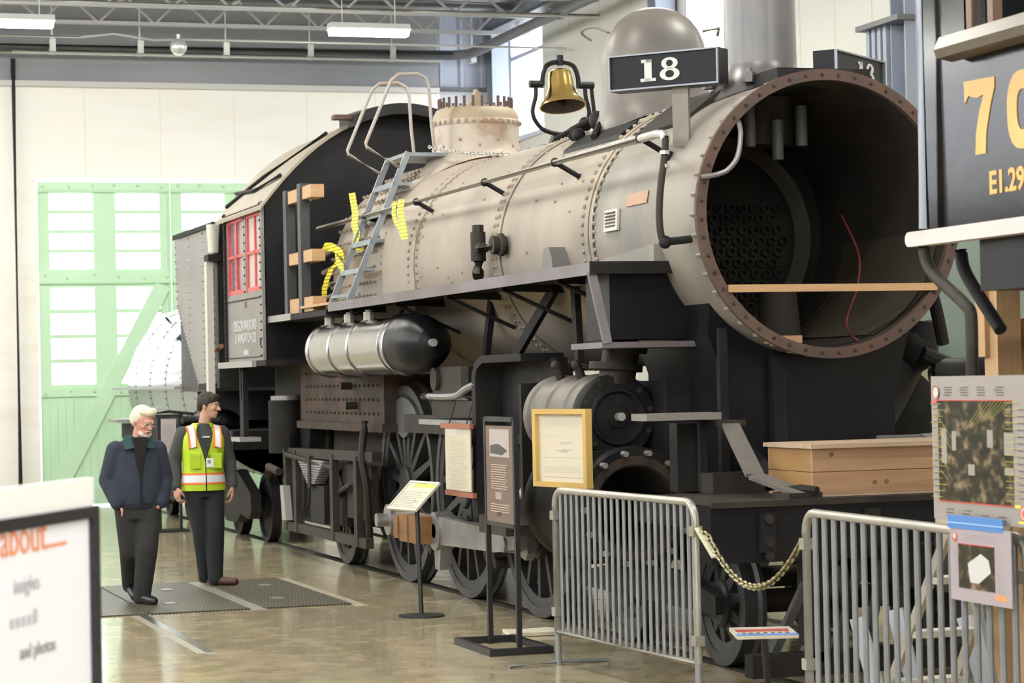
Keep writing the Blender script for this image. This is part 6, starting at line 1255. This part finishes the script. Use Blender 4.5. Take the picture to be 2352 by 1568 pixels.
# ---- white-haired man in a navy jacket, hands at his pockets, head bowed
def old_man():
    t = thing('person', 'white-haired man in navy jacket and dark trousers walking with head bowed', 'person', (0, 0, 0))
    hd = Head((0.045, -0.105, 1.625), 0.42, 0.36, 1.10)
    RH, LH = Vector((-0.095, 0.0, 0.90)), Vector((0.095, 0.0, 0.90))                     # hips
    LK, LA = Vector((0.055, -0.10, 0.50)), Vector((0.015, -0.04, 0.09))                  # front leg
    RK, RA = Vector((-0.060, 0.05, 0.48)), Vector((-0.005, 0.34, 0.17))                  # trailing leg
    RS_, RE, RW = Vector((-0.185, 0.01, 1.375)), Vector((-0.250, 0.05, 1.11)), Vector((-0.190, -0.075, 0.90))
    LS, LE, LW = Vector((0.185, 0.0, 1.375)), Vector((0.255, 0.05, 1.11)), Vector((0.200, -0.075, 0.90))
    b = MB(); hd.build(b); cap(b, (0.0, -0.02, 1.40), hd.p(0, 0.02, -0.05), 0.062, 0.056); ell(b, [(0, 0, 0.86, 0.14, 0.10), (0, 0, 1.0, 0.15, 0.11), (0, 0, 1.2, 0.165, 0.11), (0, 0, 1.36, 0.17, 0.10), (0, 0, 1.45, 0.10, 0.07)])
    for a, k, e in ((RH, RK, RA), (LH, LK, LA)): chainc(b, [a, k, e], [0.075, 0.05, 0.036])
    for a, k, e in ((RS_, RE, RW), (LS, LE, LW)): chainc(b, [a, k, e], [0.05, 0.04, 0.03])
    for a, f in ((RA, Vector((0, -0.15, -0.10))), (LA, Vector((0.02, -0.17, -0.05)))): cap(b, a+Vector((0, 0, -0.02)), a+f*0.7, 0.024, 0.016)
    hand(b, RW, (0.55, 0.35, -1), (0.3, -0.9, 0), 0.35, 0.95); hand(b, LW, (-0.55, 0.35, -1), (-0.3, -0.9, 0), 0.35, 0.95)
    remesh(b.build('body', M_skin, t), 0.0065, 3)
    j = MB(); ell(j, [(0, -0.005, 0.865, 0.185, 0.135), (0, -0.005, 0.90, 0.20, 0.145), (0, 0, 0.96, 0.225, 0.16), (0, 0, 1.08, 0.225, 0.162), (0, 0.005, 1.22, 0.225, 0.160), (0, 0.01, 1.33, 0.222, 0.148), (0, 0.012, 1.39, 0.200, 0.125), (0, 0.012, 1.44, 0.150, 0.105), (0, 0.005, 1.485, 0.10, 0.085)])
    for a, k, e in ((RS_, RE, RW), (LS, LE, LW)): e2 = e.lerp(k, 0.06); chainc(j, [a, k, e2], [0.088, 0.083, 0.066], 14)
    remesh(j.build('jacket', M_navy, t), 0.011, 4)
    q = MB(); ell(q, [(0, -0.005, 0.862, 0.192, 0.142), (0, -0.005, 0.905, 0.198, 0.146)]); q.build('jacket_hem', mat('navy_rib_hem', (0.012, 0.015, 0.026), 0.9), t)
    MB().box((-0.008, -0.172, 0.90), (0.010, -0.150, 1.24)).build('zip', M_blkcloth, t); q = MB(); q.prism([(-0.016, 1.17), (0.020, 1.17), (0.075, 1.49), (-0.070, 1.49)], 'Y', -0.176, -0.09); remesh(q.build('shirt_front', M_blkcloth, t), 0.01, 3)
    for s in (-1, 1):
        q = MB(); q.add([(s*0.050, -0.135, 1.50), (s*0.055, -0.172, 1.40), (s*0.135, -0.155, 1.385), (s*0.135, -0.07, 1.475), (s*0.100, 0.0, 1.515), (s*0.055, -0.125, 1.48), (s*0.06, -0.155, 1.39), (s*0.13, -0.14, 1.372), (s*0.13, -0.06, 1.455), (s*0.095, 0.01, 1.495)],
                        [(0, 1, 2, 3, 4), (9, 8, 7, 6, 5), (0, 5, 6, 1), (1, 6, 7, 2), (2, 7, 8, 3), (3, 8, 9, 4), (4, 9, 5, 0)]); q.build('collar', M_teal, t)
    q = MB(); ell(q, [(0.0, 0.03, 1.44, 0.095, 0.075), (0.01, 0.01, 1.51, 0.082, 0.072)]); q.build('collar_stand', M_teal, t)
    tr = MB(); ell(tr, [(0, 0, 0.76, 0.17, 0.13), (0, 0, 0.86, 0.19, 0.135), (0, 0, 0.95, 0.175, 0.125)])
    for a, k, e in ((RH, RK, RA), (LH, LK, LA)): chainc(tr, [a, k, e+Vector((0, 0, -0.02))], [0.118, 0.100, 0.078], 14)
    remesh(tr.build('trousers', M_trou, t), 0.011, 4)
    for a, f in ((RA, Vector((0.0, -0.19, -0.11))), (LA, Vector((0.06, -0.20, -0.045)))):
        q = MB(); cap(q, a+Vector((0, 0.035, -0.04)), a+Vector((0, 0.0, -0.03)), 0.05, 0.05); cap(q, a+Vector((0, 0, -0.03)), a+f, 0.055, 0.043); remesh(q.build('shoe', M_shoe, t), 0.008, 3)
    h = MB(); hd.blob(h, (0, 0.030, 0.052), (0.086, 0.096, 0.080)); hd.blob(h, (0.0, -0.045, 0.098), (0.066, 0.050, 0.034)); hd.blob(h, (0, 0.075, -0.005), (0.070, 0.050, 0.070))
    for k in (-1, 1): hd.blob(h, (k*0.072, 0.045, 0.02), (0.022, 0.05, 0.055)); hd.blob(h, (k*0.050, -0.03, 0.10), (0.030, 0.04, 0.030))
    remesh(h.build('hair', M_hairw, t), 0.009, 2)
    h = MB(); hd.blob(h, (0, -0.060, -0.094), (0.042, 0.034, 0.026)); 
    for k in (-1, 1): hd.blob(h, (k*0.036, -0.048, -0.082), (0.022, 0.036, 0.024)); cap(h, hd.p(k*0.004, -0.101, -0.044), hd.p(k*0.030, -0.086, -0.056), 0.008, 0.006, 8)
    remesh(h.build('beard', mat('grey_white_beard', (0.62, 0.52, 0.45), 0.8, bump=0.5, bscale=50), t), 0.006, 2)
    hd.face(t, M_lip, M_hairw)
    g = MB()
    for k in (-1, 1):
        g.tube([hd.p(k*0.033+0.021*math.cos(a), -0.097, 0.008+0.016*math.sin(a)) for a in [2*PI*i/14 for i in range(14)]], 0.0018, 6, closed=True); g.tube([hd.p(k*0.054, -0.095, 0.012), hd.p(k*0.080, -0.03, 0.014), hd.p(k*0.084, 0.02, 0.010)], 0.0018, 6)
    g.tube([hd.p(-0.012, -0.098, 0.012), hd.p(0, -0.103, 0.014), hd.p(0.012, -0.098, 0.012)], 0.0018, 6); gl = g.build('glasses', M_rail, t)
    g = MB()
    for k in (-1, 1): hd.blob(g, (k*0.033, -0.097, 0.008), (0.020, 0.0012, 0.015), 14, 6)
    g.build('lens', glass('spectacle_lens', (0.95, 0.95, 0.95), 0.18), gl)
    return t
om = old_man(); place(om, (-3.60, 6.76, 0.0), 0.05)

# ---- man in the yellow vest looking towards the locomotive
def vest_man():
    t = thing('person', 'dark-haired man in a yellow safety vest looking towards the locomotive', 'person', (0, 0, 0))
    hd = Head((0.062, -0.045, 1.735), 0.98, 0.10, 1.02)
    RH, LH = Vector((-0.10, 0.0, 0.96)), Vector((0.10, 0.0, 0.96))
    RK, RA = Vector((-0.030, -0.03, 0.53)), Vector((0.025, 0.10, 0.115)); LK, LA = Vector((0.085, -0.09, 0.54)), Vector((0.075, -0.12, 0.10))
    RS_, RE, RW = Vector((-0.190, 0.01, 1.475)), Vector((-0.285, 0.05, 1.20)), Vector((-0.275, -0.04, 0.965))
    LS, LE, LW = Vector((0.190, 0.01, 1.475)), Vector((0.265, 0.05, 1.20)), Vector((0.275, -0.04, 0.955))
    b = MB(); hd.build(b); cap(b, (0.01, 0.01, 1.50), hd.p(0, 0.025, -0.05), 0.060, 0.056); ell(b, [(0, 0, 0.9, 0.14, 0.10), (0, 0, 1.05, 0.14, 0.10), (0, 0, 1.25, 0.16, 0.11), (0, 0, 1.44, 0.17, 0.10), (0, 0, 1.53, 0.10, 0.07)])
    for a, k, e in ((RH, RK, RA), (LH, LK, LA)): chainc(b, [a, k, e], [0.075, 0.05, 0.036])
    for a, k, e in ((RS_, RE, RW), (LS, LE, LW)): chainc(b, [a, k, e], [0.05, 0.04, 0.031])
    for a, f in ((RA, Vector((0.10, -0.10, -0.05))), (LA, Vector((0.14, -0.10, -0.05)))): cap(b, a+Vector((0, 0, -0.03)), a+f*0.7, 0.022, 0.016)
    hand(b, RW, (0.10, -0.12, -1), (0.35, -0.9, 0), 0.75, 1.08, (1, 0.2, 0)); hand(b, LW, (-0.02, -0.12, -1), (-0.35, -0.9, 0), 0.75, 1.08, (-1, 0.2, 0))
    remesh(b.build('body', M_skin2, t), 0.0065, 3)
    s = MB(); ell(s, [(0, 0, 0.93, 0.165, 0.12), (0, 0, 1.1, 0.165, 0.12), (0, 0, 1.3, 0.185, 0.125), (0, 0.0, 1.43, 0.20, 0.115), (0, 0.0, 1.49, 0.165, 0.10), (0, 0.0, 1.535, 0.11, 0.082), (0.005, 0.0, 1.575, 0.07, 0.065)])
    for a, k, e in ((RS_, RE, RW), (LS, LE, LW)): chainc(s, [a, k, e.lerp(k, 0.05)], [0.074, 0.068, 0.052], 14)
    remesh(s.build('shirt', M_shirt, t), 0.010, 4)
    # vest: open-fronted shell around the torso
    prof = [(0.925, 0.214, 0.154), (0.97, 0.214, 0.155), (1.02, 0.208, 0.152), (1.10, 0.198, 0.146), (1.20, 0.198, 0.146), (1.30, 0.206, 0.148), (1.40, 0.216, 0.142), (1.45, 0.212, 0.134), (1.49, 0.19, 0.122), (1.53, 0.150, 0.106), (1.575, 0.092, 0.088)]
    a0 = -PI/2
    def ring_pts(z, rx, ry, gap, off=0.0, n=40):
        return [Vector(((rx+off)*math.cos(a0+gap+(2*PI-2*gap)*i/n), (ry+off)*math.sin(a0+gap+(2*PI-2*gap)*i/n), z)) for i in range(n+1)]
    def vest_strip(z0, z1, off, m_, name, g0=None):
        zs = sorted(set([z0, z1]+[p[0] for p in prof if z0 < p[0] < z1])); out = []
        for z in zs:
            for (za, xa, ya), (zb, xb, yb) in zip(prof[:-1], prof[1:]):
                if za <= z <= zb+1e-9:
                    f = (z-za)/(zb-za); rx, ry = xa+(xb-xa)*f, ya+(yb-ya)*f; break
            gap = 0.03 if z < 1.22 else 0.03+(z-1.22)*1.55
            out.append((ring_pts(z, rx, ry, gap, off), ring_pts(z, rx, ry, gap, off-0.008)))
        q = MB(); n = len(out[0][0]); vs = []; fs = []
        for a, b_ in out: vs += a+b_
        R = 2*n
        for i in range(len(out)-1):
            for k in range(n-1):
                fs += [(i*R+k, i*R+k+1, (i+1)*R+k+1, (i+1)*R+k), (i*R+n+k+1, i*R+n+k, (i+1)*R+n+k, (i+1)*R+n+k+1)]
            fs += [(i*R, (i+1)*R, (i+1)*R+n, i*R+n), (i*R+n-1, i*R+2*n-1, (i+1)*R+2*n-1, (i+1)*R+n-1)]
        e = (len(out)-1)*R
        for k in range(n-1): fs += [(k, n+k, n+k+1, k+1), (e+k, e+k+1, e+n+k+1, e+n+k)]
        q.add(vs, fs); return q.build(name, m_, vest if name != 'vest' else t, smooth=60)
    vest = None; vest = vest_strip(0.925, 1.575, 0.0, M_hiv, 'vest')
    vest_strip(1.005, 1.075, 0.004, M_refl, 'reflective_band'); vest_strip(0.985, 1.005, 0.005, M_hior, 'orange_band'); vest_strip(1.075, 1.095, 0.005, M_hior, 'orange_band')
    # shoulder stripes
    for s in (-1, 1):
        for w_, m_, o_, nm in ((0.040, M_hior, 0.005, 'orange_stripe'), (0.024, M_refl, 0.008, 'reflective_stripe')):
            path = [(0.118, -0.148, 1.345), (0.120, -0.143, 1.40), (0.122, -0.128, 1.46), (0.125, -0.100, 1.51), (0.128, -0.055, 1.548), (0.128, 0.0, 1.555), (0.125, 0.06, 1.54)]
            rings = [[Vector((s*(x-w_), y-o_, z+o_*0.6)), Vector((s*(x+w_), y-o_, z+o_*0.6-0.012)), Vector((s*(x+w_), y+0.02, z-0.02)), Vector((s*(x-w_), y+0.02, z-0.01))] for x, y, z in path]
            q = MB(); q.loft(rings); q.build(nm, m_, vest)
    for s in (-1, 1):
        q = MB(); q.box((s*0.055, -0.160, 1.14), (s*0.15, -0.125, 1.27)); q.build('pocket', M_hiv, vest); q = MB(); q.box((s*0.05, -0.164, 1.262), (s*0.155, -0.13, 1.282)); q.build('pocket_flap', mat('vest_seam_green', (0.50, 0.74, 0.03), 0.6), vest)
    bd_ = MB().box((0.0, -0.168, 1.15), (0.07, -0.155, 1.235)).build('name_badge', M_whitebd, t); MB().box((0.012, -0.1695, 1.185), (0.045, -0.168, 1.222)).build('badge_photo', M_inkg, bd_)
    q = MB().tube([(0.03, -0.160, 1.235), (-0.01, -0.150, 1.40), (-0.07, -0.08, 1.57)], 0.004, 6); q.tube([(0.03, -0.160, 1.235), (0.05, -0.150, 1.40), (0.08, -0.08, 1.57)], 0.004, 6); q.build('lanyard', M_ink, bd_)
    MB().box((-0.03, -0.132, 1.435), (0.045, -0.115, 1.448)).build('shirt_print', M_whitebd, t)
    tr = MB(); ell(tr, [(0, 0, 0.86, 0.165, 0.125), (0, 0, 0.94, 0.175, 0.125), (0, 0, 1.0, 0.165, 0.12)])
    for a, k, e in ((RH, RK, RA), (LH, LK, LA)): chainc(tr, [a, k, e+Vector((0, 0, -0.02))], [0.102, 0.094, 0.074], 14)
    remesh(tr.build('trousers', M_trou2, t), 0.011, 4)
    for a, f in ((RA, Vector((0.13, -0.10, -0.062))), (LA, Vector((0.17, -0.10, -0.052)))):
        q = MB(); cap(q, a+Vector((-0.03, 0.02, -0.05)), a+Vector((0, 0, -0.05)), 0.046, 0.046); cap(q, a, a+Vector((0, 0, -0.05)), 0.05, 0.046); cap(q, a+Vector((0, 0, -0.045)), a+f, 0.048, 0.038); remesh(q.build('boot', M_shoebr, t), 0.008, 3)
    h = MB(); hd.blob(h, (0, 0.022, 0.058), (0.084, 0.104, 0.082)); hd.blob(h, (0, -0.052, 0.092), (0.060, 0.044, 0.032)); hd.blob(h, (0, 0.075, 0.0), (0.068, 0.048, 0.070))
    for k in (-1, 1): hd.blob(h, (k*0.072, 0.030, 0.035), (0.017, 0.050, 0.045)); hd.blob(h, (k*0.076, -0.004, 0.015), (0.010, 0.012, 0.03))
    remesh(h.build('hair', M_hairb, t), 0.008, 2)
    hd.face(t, M_lip, M_hairb)
    return t
vm = vest_man(); place(vm, (-2.70, 8.38, 0.0), 0.0)
